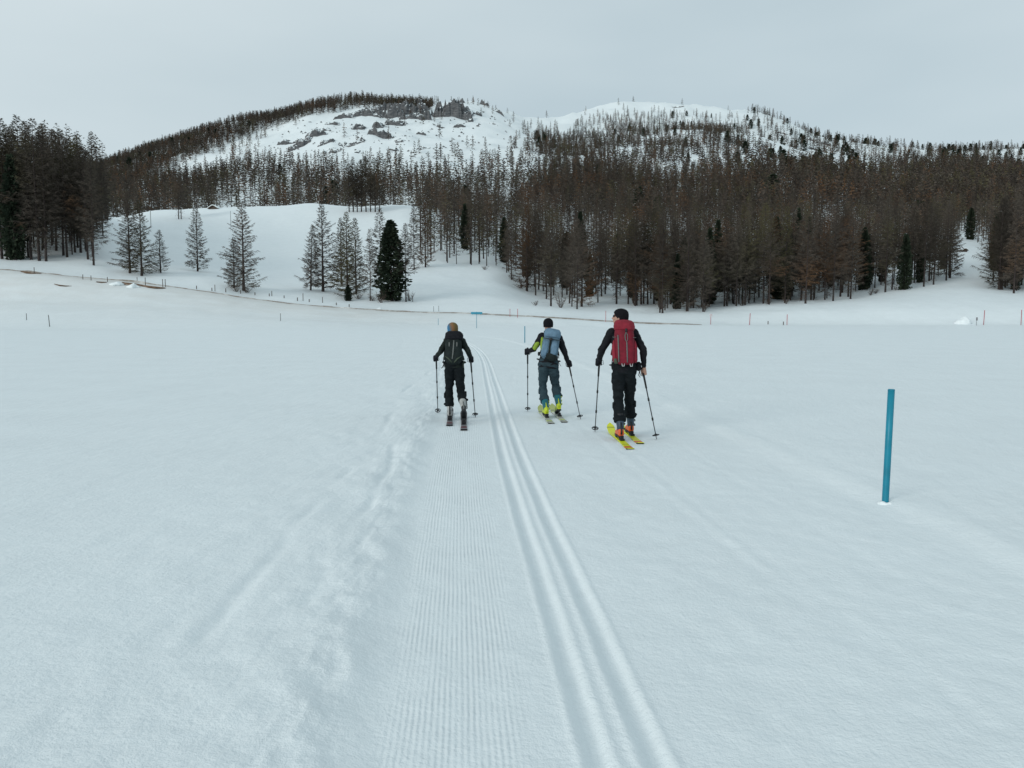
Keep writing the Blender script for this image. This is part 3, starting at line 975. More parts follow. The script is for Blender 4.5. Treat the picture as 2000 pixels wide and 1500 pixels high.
# --- scatter: forests described by where their feet stand
F_RIGHT = np.array([(800, 300), (822, 510), (840, 517), (900, 520), (960, 526), (1000, 546), (1050, 574), (1080, 597), (1130, 603), (1200, 593), (1290, 610), (1345, 607), (1375, 608), (1450, 595), (1530, 592), (1580, 589), (1630, 587), (1730, 570),
                    (1800, 559), (1855, 543), (1868, 520), (1874, 462), (1885, 462), (1915, 466), (1928, 520), (1938, 555), (1950, 566), (1980, 572), (2000, 569), (2600, 569)], float)
F_LEFT = np.array([(-700, 470), (0, 503), (90, 508), (130, 500), (183, 515), (205, 460), (222, 425), (235, 300)], float)
RIDGE_C = np.array([c for c in COLS], float)
RIDGE_R = np.minimum(np.array(ROWS[1000], float), np.array(ROWS[1200], float))


def jitter_points(y0, y1, step, tmin, tmax, g):
    out = []
    y = y0
    while y < y1:
        xs = np.arange(tmin * y, tmax * y, step)
        xs = xs + g.uniform(-0.48, 0.48, len(xs)) * step
        ys = y + g.uniform(-0.48, 0.48, len(xs)) * step
        out.append(np.stack([xs, ys], 1)); y += step
    return np.concatenate(out)


g = np.random.default_rng(11)
NEAR = []       # (y, x, z, h, kind)
pts = jitter_points(162, 300, 4.3, -0.85, 0.85, g)
hz = height(pts[:, 0], pts[:, 1])
ppx, ppy = proj(pts[:, 0], pts[:, 1], hz)
right = (ppx > 815) & (ppy < np.interp(ppx, F_RIGHT[:, 0], F_RIGHT[:, 1]) - 2) & (pts[:, 1] > 163)
gap = (np.abs(ppx - 1896) < 30) & (ppy > 462)
left = (ppx < 226) & (ppy < np.interp(ppx, F_LEFT[:, 0], F_LEFT[:, 1]) - 2) & (pts[:, 1] < 262)
patch = fbm(pts[:, 0] / 18, pts[:, 1] / 18, 5, 2)
keep = ((right & ~gap & (g.uniform(size=len(pts)) < 0.66 + 0.7 * patch)) | (left & (g.uniform(size=len(pts)) < 0.75)))
for (x, y), z, px, py in zip(pts[keep], hz[keep], ppx[keep], ppy[keep]):
    NEAR.append([y, x, z, g.uniform(13.0, 22.5) if px > 300 else g.uniform(17, 25.5) * (1.0 if px > 140 else 1.12), px])
NEAR.sort()
gp = np.random.default_rng(21)
NP_ = [q for q in NEAR if 830 < q[4] < 2000 and q[0] > 172 and gp.uniform() < 0.10][:46]
for i, q in enumerate(NP_):
    NEAR.remove(q)
    put_tree("pine_tree", 'p', i, (q[1], q[0], q[2] - 0.1), q[3] * gp.uniform(0.6, 0.95), i * 1.9, "dark conifer mixed among the bare larches of the right-hand forest", "tree", "conifers inside the right-hand forest", gp.uniform(0.5, 0.75))
FARL = []
budget = 292 - n_larch
for i, (y, x, z, h, px) in enumerate(NEAR):
    vis = -60 < px < 2060
    if i < 100000 and vis and budget > 0:
        if px > 300:
            where = "above the left skier" if px < 980 else "above the middle skier" if px < 1150 else "above the red backpack" if px < 1330 else "left of the dark conifers" if px < 1480 else "around the dark conifers" if px < 1640 else "left of the clearing" if px < 1890 else "right of the clearing"
            lab, grp = "bare brown larch inside the dense forest " + where, "larches inside the right-hand forest"
        else:
            lab, grp = "tall bare larch deeper inside the dark wood at the left edge", "larches of the left wood"
        put_tree("larch_tree", 'w', i, (x, y, z - 0.1), h, i * 1.1, lab, "tree", grp, random.uniform(0.9, 1.25), (random.uniform(-.02, .02), random.uniform(-.02, .02)))
        budget -= 1
    else:
        FARL.append((x, y, z, h, 0))

# further up the slopes
pts = jitter_points(300, 620, 5.0, -0.80, 0.80, g)
hz = height(pts[:, 0], pts[:, 1]); ppx, ppy = proj(pts[:, 0], pts[:, 1], hz)
ymax = np.interp(ppx, [820, 860, 1000, 1090, 1450, 1520, 1700, 2000], [340, 420, 470, 640, 640, 560, 520, 520])
keep = (ppx > 820) & (pts[:, 1] < ymax) & (g.uniform(size=len(pts)) < 0.62 + 0.6 * fbm(pts[:, 0] / 22, pts[:, 1] / 22, 6, 2)) & ~((np.abs(ppx - 1890) < 14) & (pts[:, 1] < 340))
for (x, y), z in zip(pts[keep], hz[keep]):
    FARL.append((x, y, z, g.uniform(11, 19.5), 0 if y < 400 else 1))
PINEF = []
pts = jitter_points(400, 1240, 6.6, -0.78, 0.74, g)
hz = height(pts[:, 0], pts[:, 1]); ppx, ppy = proj(pts[:, 0], pts[:, 1], hz)
rid = np.interp(ppx, RIDGE_C, RIDGE_R)
below = ppy - rid
den = np.zeros(len(pts))
stripw = np.interp(ppx, [100, 200, 250, 350, 480, 600, 700, 800, 838, 846], [80, 66, 54, 40, 27, 15, 9, 13, 11, 0])
Lline = np.interp(ppx, [380, 440, 520, 600, 700, 800, 870, 905, 1000, 1050], [290, 296, 306, 318, 318, 310, 304, 284, 268, 262])
lf = ppx < 1045
den = np.where(lf & (below < stripw) & (below > -6), 1.0, den)
face = lf & (below >= stripw)
den = np.where(face & (ppy < Lline), np.where(ppx < 520, 0.24, 0.018), den)
den = np.where(face & (ppy >= Lline), 0.36 + 0.50 * sstep(325, 385, ppy), den)
den = np.where(lf & (ppx > 846) & (below < 30), 0.06, den)
r2 = (ppx >= 1045) & (ppx < 1460)
den = np.where(r2, np.clip((below - 5) / 32.0, 0.02, 1.0), den)
r3 = ppx >= 1460
den = np.where(r3, 0.26 + 0.6 * sstep(322, 345, ppy), den)
pn = fbm(pts[:, 0] / 55, pts[:, 1] / 80, 19, 3)
den = den * np.clip(1.0 + 1.5 * pn, 0.12, 1.8)
den = np.where((pts[:, 1] > 1040) & lf, 0.0, den)
keep = g.uniform(size=len(pts)) < den
far = [(x, y, z, px, py, b) for (x, y), z, px, py, b in zip(pts[keep], hz[keep], ppx[keep], ppy[keep], below[keep])]
random.Random(3).shuffle(far)
for x, y, z, px, py, b in far:
    alt = min(1, max(0, (z - 70) / 200))
    h = (15.5 - 6.5 * alt) * g.uniform(0.7, 1.2)
    if px > 1460: h *= 1.25
    pp = 0.42 if px > 1460 else (0.10 if px > 846 else 0.05)
    if b < 40 and px > 1300: pp = max(pp, 0.3)
    if px < 840 and b < 20: pp = 0.12
    if py > 335: pp = 0.02
    if g.uniform() < pp and len(PINEF) < 235:
        PINEF.append((x, y, z, h * 0.85, px, py))
    else:
        FARL.append((x, y, z, h, 1 if y < 560 else 2))

for i, (x, y, z, h, px, py) in enumerate(PINEF):
    me_ = SMALLP[i % 5]
    o = bpy.data.objects.new("pine_tree", me_)
    col.objects.link(o)
    o.location = (x, y, z - 0.2); sc = h / 9.0
    o.scale = (sc * random.uniform(0.85, 1.3),) * 2 + (sc,)
    o.rotation_euler = (0, 0, i * 1.7)
    if px > 1450:
        lab, grp = "small dark round pine on the high snowy slope at right", "small pines on the right slope"
    elif px > 1040:
        lab, grp = "small dark pine on the snowy dome behind the forest", "small pines on the dome"
    else:
        lab, grp = "small dark pine on the rocky mountain at left", "small pines on the rocky mountain"
    tag(o, lab, "tree", grp)

# close-set trees of the ridge strip
pts = jitter_points(700, 1030, 5.2, -0.60, -0.09, g)
hz = height(pts[:, 0], pts[:, 1]); ppx, ppy = proj(pts[:, 0], pts[:, 1], hz)
below = ppy - np.interp(ppx, RIDGE_C, RIDGE_R)
stripw = np.interp(ppx, [100, 200, 250, 350, 480, 600, 700, 800, 838, 846], [80, 66, 54, 40, 27, 15, 9, 13, 11, 0])
keep = (below < stripw) & (below > -8) & (g.uniform(size=len(pts)) < 0.8)
for (x, y), z in zip(pts[keep], hz[keep]):
    FARL.append((x, y, z, g.uniform(8.5, 13.5), 2))

# the mass of the forest: one mesh of many small larches
MID = [larch(400 + s, 17.0, 3.0, 0.20, 54, 5, segs=1, tw=0.20, tl=1.3, sides=4, rings=3, r0=0.12) for s in range(6)]
LOW = [larch(500 + s, 13.0, 2.0, 0.12, 30, 3, segs=1, tw=0.42, tl=1.5, sides=3, rings=2, r0=0.11) for s in range(6)]
PAL = [larch(600 + s, 11.0, 1.8, 0.10, 22, 2, segs=1, tw=0.62, tl=1.7, sides=3, rings=2, r0=0.11) for s in range(6)]


def mass(name, items, label):
    VV_, FF_, MI = [], [], []
    base = 0
    for i, (x, y, z, h, lod) in enumerate(items):
        tv, tf, cv, cf = (MID, LOW, PAL)[lod][i % 6]
        ref = (17.0, 13.0, 11.0)[lod]
        s = h / ref
        a = i * 2.4
        Rm = np.array([[math.cos(a), -math.sin(a), 0], [math.sin(a), math.cos(a), 0], [0, 0, 1]])
        v = np.concatenate([tv, cv]) * np.array([s * 1.1, s * 1.1, s]) @ Rm.T + np.array([x, y, z - 0.3])
        VV_.append(v); FF_.append(np.concatenate([tf, cf + len(tv)]) + base)
        MI.append(np.concatenate([np.zeros(len(tf), np.int32), np.ones(len(cf), np.int32)]))
        base += len(v)
    me = mesh_np(name, np.concatenate(VV_), np.concatenate(FF_))
    me.materials.append(M_BARK); me.materials.append(M_TWIGM)
    tn = np.concatenate([np.full(len(v), t_) for v, t_ in zip(VV_, np.random.default_rng(9).uniform(size=len(VV_)))])
    a_ = me.attributes.new("tint", 'FLOAT', 'POINT'); a_.data.foreach_set("value", tn.astype(np.float32))
    mi = np.concatenate(MI)
    if len(mi) == len(me.polygons):
        me.polygons.foreach_set("material_index", mi)
    o = link_mesh(name, me, None)
    tag(o, label, "forest", kind="stuff")
    print("MASS", name, len(items), len(me.polygons))


FARL = [q for q in FARL if -140 < proj(q[0], q[1], q[2])[0] < 2140]
mass("larch_forest", FARL, "bare brown larch forest covering the far hillsides")

# ================================================================== rocks on the mountain
def rock_mat():
    m, t, b = new_mat("rock")
    L = t.links.new
    b.inputs['Roughness'].default_value = 0.9
    geo = t.nodes.new("ShaderNodeNewGeometry")
    mp = t.nodes.new("ShaderNodeMapping"); mp.inputs['Scale'].default_value = (0.4, 0.4, 1.6); mp.inputs['Rotation'].default_value = (0.0, R(20), 0.0)
    L(geo.outputs['Position'], mp.inputs['Vector'])
    n1 = t.nodes.new("ShaderNodeTexNoise"); n1.inputs['Scale'].default_value = 0.6; n1.inputs['Detail'].default_value = 6
    L(mp.outputs['Vector'], n1.inputs['Vector'])
    rp = t.nodes.new("ShaderNodeValToRGB")
    rp.color_ramp.elements[0].position = 0.35; rp.color_ramp.elements[0].color = (0.055, 0.060, 0.066, 1)
    rp.color_ramp.elements[1].position = 0.70; rp.color_ramp.elements[1].color = (0.16, 0.162, 0.165, 1)
    L(n1.outputs['Fac'], rp.inputs['Fac'])
    # snow lying on the ledges
    sp = t.nodes.new("ShaderNodeSeparateXYZ"); L(geo.outputs['Normal'], sp.inputs[0])
    n2 = t.nodes.new("ShaderNodeTexNoise"); n2.inputs['Scale'].default_value = 0.35; n2.inputs['Detail'].default_value = 4
    L(geo.outputs['Position'], n2.inputs['Vector'])
    f = math_node(t, 'ADD', sp.outputs[2], math_node(t, 'MULTIPLY', n2.outputs['Fac'], vb=0.5))
    mr = t.nodes.new("ShaderNodeMapRange"); mr.inputs[1].default_value = 0.74; mr.inputs[2].default_value = 0.86; L(f, mr.inputs[0])
    mx = t.nodes.new("ShaderNodeMix"); mx.data_type = 'RGBA'
    L(mr.outputs[0], mx.inputs[0]); L(rp.outputs['Color'], mx.inputs[6]); mx.inputs[7].default_value = SNOW + (1,)
    L(mx.outputs[2], b.inputs['Base Color'])
    return m


M_ROCK = rock_mat()


def rock_mesh(seed, p, w_, h_, res=1.0):
    """broken cliff: a patch of the slope pushed up in dipping ledges, its edges sinking back under the snow"""
    nx = int(min(80, max(16, 2 * w_ / res))); ny = 34
    xs = np.linspace(-w_, w_, nx); dep = 10 + h_ * 1.6
    ys = np.concatenate([np.linspace(-0.10 * dep, 0.16 * dep, 20), np.linspace(0.20 * dep, dep, ny - 20)])
    X, Y = np.meshgrid(xs, ys)
    n1 = fbm(X / (0.42 * w_ + 2) + seed * 9.7, Y / 14.0 + seed, seed, 4, 0.6)
    front = 0.02 * dep + 0.10 * dep * fbm(X / 5.0 + seed, X * 0 + 2.0, seed + 9, 3)
    up = sstep(0, 1, (Y - front) / (0.07 * dep)) * (1 - sstep(0.3, 1.0, Y / dep))
    side = 1 - np.abs(X / w_) ** 2.2
    m = np.clip(side * 1.0 - 0.05 + 1.05 * n1 + 0.5 * fbm(X / 3.0 + seed, Y / 4.0, seed + 77, 3), -0.3, 1.25) * up
    # ledges dipping to the left
    k = (m * h_ + 0.30 * X) / (0.20 * h_ + 0.6)
    fr = k - np.floor(k)
    m = m + 0.16 * (sstep(0.15, 0.45, fr) - fr) * (m > 0.05)
    rid = 1 - np.abs(fbm(X / 3.6 + seed * 3, Y / 5.0, seed + 31, 3, 0.6)) * 2
    Z = m * h_ * (0.62 + 0.30 * rid) - 0.10 * h_ - 0.5 - 0.8 * (1 - up)
    XW = p.x + X + 0.7 * fbm(X / 2.0, Y / 2.0, seed + 5, 2); YW = p.y + Y - m * 0.05 * dep
    ZW = height(p.x + X, p.y + Y) + Z
    idx = np.arange(X.size).reshape(X.shape)
    F = np.stack([idx[:-1, :-1].ravel(), idx[:-1, 1:].ravel(), idx[1:, 1:].ravel(), idx[1:, :-1].ravel()], 1)
    me = mesh_np("rock_outcrop", np.stack([XW.ravel() - p.x, YW.ravel() - p.y, ZW.ravel() - p.z], 1), F)
    smooth(me, False)
    return me


ROCKS = [  # px, row, width, height in pixels, own label
    (705, 227, 50, 13, "long broken cliff band under the left part of the summit trees"),
    (733, 222, 34, 13, "ledgy grey cliff just left of the darkest summit cliff"),
    (757, 233, 36, 28, "dark blocky cliff below the middle of the summit trees"),
    (783, 222, 34, 26, "snow-dusted cliff directly under the right summit trees"),
    (804, 232, 26, 16, "low pale cliff foot below the right end of the summit trees"),
    (813, 212, 13, 24, "steep narrow cliff edge where the summit trees end"),
    (835, 235, 8, 20, "thin upright rock fin right of the summit cliffs"),
    (883, 228, 46, 36, "large rounded dark rock face below the highest summit"),
    (744, 270, 30, 22, "isolated dark rock block in the middle of the snow face"),
    (611, 267, 40, 13, "slanting rock slab band on the left of the snow face"),
    (583, 291, 36, 14, "low slanting rock band above the left tree belt"),
    (684, 287, 28, 12, "slanting rock slab at the lower middle of the snow face"),
    (820, 222, 22, 22, "snow-streaked cliff between the summit trees and the rounded rock face"), (770, 246, 22, 12, "rubbly ledge under the dark blocky cliff"),
    (672, 231, 26, 10, None), (647, 244, 16, 7, None), (634, 283, 22, 9, None), (647, 299, 20, 8, None), (696, 254, 16, 11, None), (735, 249, 14, 11, None),
    (560, 282, 26, 8, None), (896, 249, 14, 6, None), (909, 220, 9, 12, None), (931, 224, 12, 9, None), (947, 205, 13, 11, None), (900, 196, 8, 12, None), (977, 223, 10, 7, None),
    (625, 258, 18, 7, None), (780, 278, 12, 5, None), (822, 262, 8, 5, None), (918, 238, 8, 5, None), (960, 240, 7, 4, None), (1585, 275, 10, 4, None), (1530, 262, 12, 3, None), (1325, 210, 12, 3, None),
    (1604, 283, 22, 8, None), (1590, 292, 12, 5, None), (1790, 322, 16, 6, None), (860, 250, 6, 4, None), (770, 295, 10, 4, None), (700, 300, 9, 4, None), (830, 290, 8, 3, None),
]
for i, (px, py, wp, hp, lab) in enumerate(ROCKS):
    p = hit(px, py, 430)
    k = p.y / FPX
    me = rock_mesh(i + 1, p, wp * k * 0.86 + 1.0, hp * k * 0.80 + 0.6, 0.75 if wp < 30 else 0.95)
    o = link_mesh("rock_outcrop", me, M_ROCK, None, p)
    tag(o, lab or "small grey rock outcrop poking through the high snow slope", "rock", "rocks on the snow face")
# loose stones across the face
g = np.random.default_rng(5)
V, F = [], []
for k in range(260):
    px = g.uniform(520, 1010); r0_ = np.interp(px, RIDGE_C, RIDGE_R)
    py = r0_ + g.uniform(12, 95)
    if py > 305: continue
    p = hit(px, py, 430); s = g.uniform(0.35, 1.5)
    b = len(V)
    for q in ((1, 0, -0.2), (0.2, 0.9, -0.2), (-0.9, 0.3, -0.2), (-0.4, -0.9, -0.2), (0.5, -0.7, -0.2), (0.1, 0.1, 0.9), (-0.4, -0.2, 0.7)):
        V.append((p.x + q[0] * s * g.uniform(0.7, 1.6), p.y + q[1] * s, p.z + q[2] * s * g.uniform(0.6, 1.2)))
    for f in ((0, 1, 5), (1, 2, 6), (1, 6, 5), (2, 3, 6), (3, 4, 5), (3, 5, 6), (4, 0, 5)):
        F.append(tuple(b + i for i in f))
me = bpy.data.meshes.new("loose_stones"); me.from_pydata(V, [], F)
o = link_mesh("loose_stones", me, simple("stone", (0.16, 0.165, 0.17), 0.9, 0.3, 0.5, 0))
tag(o, "loose dark stones scattered over the high snow face", "stones", kind="stuff")

# ================================================================== poles, posts, signs
M_TEAL = simple("teal_paint", (0.004, 0.195, 0.285), 0.42, 0.20, 5.0, 0.15, 60.0, 0.4)
M_REDP = simple("red_pole_paint", (0.36, 0.055, 0.075), 0.6, 0.2, 3.0, 0)
M_GREYP = simple("weathered_pole", (0.15, 0.165, 0.165), 0.8, 0.2, 3.0, 0)
M_WOODP = simple("fence_wood", (0.10, 0.088, 0.078), 0.9, 0.25, 4.0, 0)
M_BOARD = simple("pale_sign_board", (0.55, 0.50, 0.51), 0.6, 0.1, 4.0, 0)
M_GREYB = simple("grey_sign_board", (0.19, 0.19, 0.20), 0.6, 0.1, 4.0, 0)


def pole(name, px, py, top, rad, m, label, cat, group=None, lean=0.0, n=8, y0=40, cap=True):
    p = hit(px, py, y0)
    p.z = ground_z(p.x, p.y)
    q = at(px, top, p.y)
    h = q.z - p.z
    r = empty(name, p)
    tag(r, label, cat, group)
    tip = p + Vector((lean * h, 0, h))
    part("shaft", Soup().tube([p - Vector((lean * .4, 0, .4)), p + (tip - p) * 0.5, tip - (tip - p).normalized() * rad * 0.4, tip], [rad, rad, rad, rad * 0.75], n), m, r)
    return r, p, tip


# the near blue pole
p = Vector(at(1729, 982, 7.17)); p.z = ground_z(p.x, p.y)
tip = at(1741, 760, 7.17)
r = empty("marker_pole", p)
tag(r, "tall teal blue marker pole standing in the snow at right", "pole", "teal marker poles")
d = (tip - p).normalized()
part("shaft", Soup().tube([p - d * 0.4, p, p + (tip - p) * 0.5, tip - d * 0.012], 0.0300, 20), M_TEAL, r)
part("cap", Soup().tube([tip - d * 0.013, tip - d * 0.004, tip], [0.0304, 0.0304, 0.026], 20), M_TEAL, r)
cuff = Soup()
for k in range(9):
    a = k * 0.7 + 0.2
    cuff.ball(p + Vector((math.cos(a) * 0.045, math.sin(a) * 0.045 - 0.008, -0.012 + 0.004 * (k % 3))), (0.03, 0.028, 0.022 + 0.004 * (k % 2)), 8, 6)
part("snow_cuff", cuff, M_SNOWP, r, voxel=0.008, smooth_it=4)

for px, py, top, lab in ((1025, 669, 637, "small teal marker pole left of the blue-backpack skier's head"), (931, 641, 609, "teal marker pole in front of the blue road sign"), (856, 635, 622, "short teal marker pole left of the blue road sign")):
    pole("marker_pole", px, py, top, 0.035 if px != 1025 else 0.03, M_TEAL, lab, "pole", "teal marker poles")
for px, py, top, lab in ((97, 638, 615, "dark grey stake on the open snow at the far left"), (52, 626, 612, "thin pale stake left of the dark stake at far left"), (548, 627, 612, "thin grey stake alone on the snow below the roadside larches")):
    pole("marker_stake", px, py, top, 0.05 if px != 97 else 0.06, M_GREYP, lab, "stake", "grey stakes on the field", lean=-0.06 if px == 97 else 0)
RED = [(996, 619, 603, "left of the two thin red poles by the road, left of the middle skier"), (1011, 621, 603, "right of the two thin red poles by the road, above the middle skier"), (1183, 629, 607, "thin red pole beside the red-backpack skier's head"),
       (1464, 635, 612, "first red pole right of the pale road sign"), (1537, 635, 614, "second red pole right of the pale road sign"), (1921, 635, 606, "red pole just right of the small grey sign"), (1994, 635, 605, "red pole at the right edge of the picture"),
       (847, 609, 598, "left of two thin dark poles beside the road behind the left skier"), (857, 609, 597, "right of two thin dark poles beside the road behind the left skier")]
for px, py, top, lab in RED:
    pole("road_pole", px, py, top, 0.045 if px < 1400 else 0.065, M_REDP if px > 990 else M_GREYP, lab, "pole", "road edge poles", lean=0.03 if px in (1464, 1921) else 0)
# fence posts along the road
FENCE = [(67, 533, 522), (162, 546, 536), (178, 548, 538), (210, 551, 541), (268, 552, 541), (284, 558, 542), (318, 561, 545), (323, 561, 545), (384, 565, 558), (414, 569, 562), (420, 570, 556), (441, 571, 563), (470, 574, 567), (498, 577, 571), (526, 579, 573), (531, 579, 568), (555, 583, 577), (581, 588, 581),
         (592, 588, 573), (604, 590, 584), (630, 592, 580), (657, 596, 591), (682, 600, 594), (806, 590, 578), (1500, 634, 627), (1530, 635, 628)]
for i, (px, py, top) in enumerate(FENCE):
    pole("fence_post", px, py, top, 0.09 if top > py - 9 else 0.07, M_WOODP, "short dark fence post in the row beside the road", "post", "fence posts along the road", n=6)
# signs on posts
r, p, tip = pole("road_sign", 1388, 634, 613, 0.05, M_REDP, "thin red post with a pale square board by the road", "sign")
part("board", Soup().box(tip + Vector((0, -0.06, -0.25)), (0.5, 0.05, 0.5)), M_BOARD, r, sm=False)
r, p, tip = pole("small_sign", 1907, 636, 620, 0.04, M_GREYP, "small grey sign board on a short post at right", "sign")
part("board", Soup().box(tip + Vector((0, -0.06, -0.28)), (0.32, 0.05, 0.6)), M_GREYB, r, sm=False)
# blue sign board behind the trail
p = at(931, 616, 148.5); p.z = float(height(p.x, p.y))
r = empty("road_sign", p); tag(r, "wide low teal blue board beside the road above the left skier", "sign")
c = at(931, 611.5, 148.5)
part("board", Soup().box(c, (2.1, 0.06, 0.40)), simple("sign_blue", (0.03, 0.25, 0.36), 0.5, 0.08, 3, 0), r, sm=False)
for dx in (-0.75, 0.75):
    part("leg", Soup().tube([Vector((c.x + dx, c.y + 0.07, p.z - 0.3)), Vector((c.x + dx, c.y + 0.07, c.z + 0.15))], 0.04, 6), M_GREYP, r)

# ================================================================== huts
M_HUTW = simple("hut_timber", (0.085, 0.065, 0.052), 0.9, 0.3, 1.5, 0)


def hut(px, py, wp, label):
    p = hit(px, py, 250)
    k = p.y / FPX
    w_ = wp * k; h_ = w_ * 0.30; d_ = w_ * 1.2; rf = w_ * 0.26
    p.z -= 0.9 if py < 450 else 0.2
    r = empty("hut", p); tag(r, label, "hut", "wooden huts")
    s = Soup()
    x0, x1, y0, y1, z0, z1 = p.x - w_ * .42, p.x + w_ * .42, p.y, p.y + d_, p.z - 0.8, p.z + h_
    s.add([(x0, y0, z0), (x1, y0, z0), (x1, y0, z1), (p.x, y0, z1 + rf * .84), (x0, y0, z1), (x0, y1, z0), (x1, y1, z0), (x1, y1, z1), (p.x, y1, z1 + rf * .84), (x0, y1, z1)],
          [(0, 1, 2, 3, 4), (9, 8, 7, 6, 5), (0, 4, 9, 5), (1, 6, 7, 2), (0, 5, 6, 1)])
    part("wall", s, M_HUTW, r, sm=False)
    for nm, t0, t1, mm in (("roof", 0.02, 0.20, M_HUTW), ("roof_snow", 0.21, 0.48, M_SNOWP)):
        s = Soup(); e = w_ * .5
        ya, yb = y0 - 0.5, y1 + 0.5
        sl = rf / (w_ * .5)
        za = z1 - sl * (e - w_ * .42)
        ring = [(p.x - e, za + t0), (p.x, z1 + rf * .84 + t0), (p.x + e, za + t0), (p.x + e, za + t1), (p.x + .3, z1 + rf * .84 + t1), (p.x - .3, z1 + rf * .84 + t1), (p.x - e, za + t1)]
        s.loft([[(x, ya, z) for x, z in ring], [(x, yb, z) for x, z in ring]])
        part(nm, s, mm, r, sm=False)
    part("door", Soup().box((p.x - w_ * 0.1, y0 - 0.03, p.z + h_ * .3), (0.9, 0.06, h_ * 1.2)), M_WOODP, r, sm=False)


hut(291, 411, 21, "left wooden hut with snowy roof at the top of the meadow")
hut(416, 408.5, 20, "right wooden hut with snowy roof at the top of the meadow")
hut(1884, 492, 12, "small dark hut in the snowy forest clearing at right")

# tall thin posts on the meadow
pole("meadow_post", 295, 445, 412, 0.09, M_GREYP, "thin tall post on the meadow below the left hut", "post", "meadow posts", y0=160)
pole("meadow_post", 451, 447, 412, 0.07, M_GREYP, "thin tall post on the meadow left of the bushy larch top", "post", "meadow posts", y0=160)

# ================================================================== snow heaps and shrubs
def heap(px, py, wp, hp, label, seed):
    p = hit(px, py, 100); k = p.y / FPX
    s = Soup()
    g = random.Random(seed)
    s.ball(p, (wp * k * .48, wp * k * .4, hp * k * .62), 16, 10)
    s.ball(p + Vector((wp * k * .12, 0, hp * k * .2)), (wp * k * .28, wp * k * .3, hp * k * .75), 16, 10)
    for i in range(4):
        s.ball(p + Vector((g.uniform(-.45, .45) * wp * k, g.uniform(-.2, .3) * wp * k, hp * k * .1)), (wp * k * g.uniform(.12, .25), wp * k * .2, hp * k * g.uniform(.3, .5)), 10, 8)
    r = link_mesh("snow_heap", s.mesh("snow_heap", p, voxel=0.12, smooth_it=14, wrinkle=(0.14, 1.6, 1.6, seed)), M_SNOWP, None, p)
    tag(r, label, "snow heap", "snow heaps")


heap(1880, 632, 34, 15, "small white snow heap on the bank below the clearing", 3)
heap(258, 561, 22, 7, "snow heap against the bare earth cut of the road", 5)
heap(228, 556, 30, 6, "low snow heap left of the bare earth cut of the road", 6)
heap(738, 606, 20, 6, "low dirty snow heap at the road bend under the dark pine", 8)
SH = [shrub(1, 2.6, 1.4, 11, 22), shrub(2, 1.5, 1.2, 9, 18), shrub(3, 2.2, 0.9, 7, 20)]
SHM = []
for v, f in SH:
    me = mesh_np("shrub", v, f); me.materials.append(M_SHRUB); SHM.append(me)
SHR = [(1095, 601, 0, 1.35, "many-stemmed bare shrub at the foot of the forest above the middle skier"), (1046, 597, 1, 0.9, "small bare shrub left of the many-stemmed shrub"), (947, 527, 1, 0.9, "small dark bush on top of the snow knoll"),
       (1376, 609, 2, 1.1, "thin bare shrub at the forest edge near the pale sign"), (1500, 594, 1, 0.9, None), (1535, 594, 2, 1.0, None), (1450, 597, 1, 1.1, None), (1240, 597, 0, 0.9, None), (1320, 604, 1, 1.0, None), (1700, 577, 0, 0.9, None), (1710, 574, 1, 1.0, None), (1750, 567, 2, 0.9, None),
       (745, 592, 2, 1.4, "crooked bare shrub leaning beside the dark pine trunk"), (728, 588, 1, 0.9, None), (700, 584, 1, 1.0, None), (800, 588, 0, 1.0, None), (1020, 560, 0, 1.0, None), (1000, 545, 1, 1.0, None), (482, 572, 1, 1.2, "low bushy growth at the foot of the bushy larch"), (461, 570, 1, 0.8, None)]
for i, (px, py, k, s, lab) in enumerate(SHR):
    p = hit(px, py, 100)
    o = bpy.data.objects.new("shrub", SHM[k]); col.objects.link(o)
    o.location = p; o.scale = (s, s, s); o.rotation_euler = (0, 0, i * 1.3)
    tag(o, lab or "low bare shrub at the foot of the trees", "shrub", "bare shrubs at the tree line")

# ================================================================== skiers
M_SKIN = simple("skin", (0.42, 0.25, 0.19), 0.55, 0.08, 40, 0.1, 200)
M_BLACK = simple("black_fabric", (0.012, 0.013, 0.016), 0.75, 0.25, 25, 0.25, 180, spec=0.08)
M_BLACKP = simple("black_trousers", (0.009, 0.012, 0.014), 0.8, 0.25, 18, 0.3, 150, spec=0.08)
M_SLATE = simple("slate_trousers", (0.030, 0.052, 0.064), 0.8, 0.22, 14, 0.3, 150, spec=0.08)
M_NAVYJ = simple("dark_green_jacket", (0.016, 0.022, 0.020), 0.75, 0.25, 25, 0.25, 180, spec=0.08)
M_LIME = simple("lime_fabric", (0.22, 0.33, 0.035), 0.7, 0.12, 25, 0.2, 180)
M_GLOVE = simple("dark_glove", (0.014, 0.015, 0.020), 0.7, 0.25, 40, 0.3, 200, spec=0.08)
M_KNIT = simple("black_knit", (0.009, 0.009, 0.011), 0.9, 0.3, 60, 0.5, 300, spec=0.08)
M_DARKG = simple("black_rubber", (0.015, 0.016, 0.018), 0.5, 0.2, 30, 0.1)
M_GREYT = simple("grey_webbing", (0.13, 0.14, 0.135), 0.7, 0.15, 60, 0.2)
M_PALEG = simple("pale_plastic", (0.42, 0.43, 0.43), 0.45, 0.12, 30, 0.05)
M_ALU = simple("pole_alloy", (0.055, 0.060, 0.068), 0.4, 0.15, 20, 0, metal=0.3)
M_RED = simple("red_pack_fabric", (0.155, 0.006, 0.018), 0.72, 0.22, 16, 0.35, 130)
M_REDL = simple("bright_red_pack_fabric", (0.205, 0.012, 0.026), 0.72, 0.2, 16, 0.35, 130)
M_BLUE = simple("blue_pack_fabric", (0.105, 0.185, 0.262), 0.72, 0.18, 16, 0.35, 130)
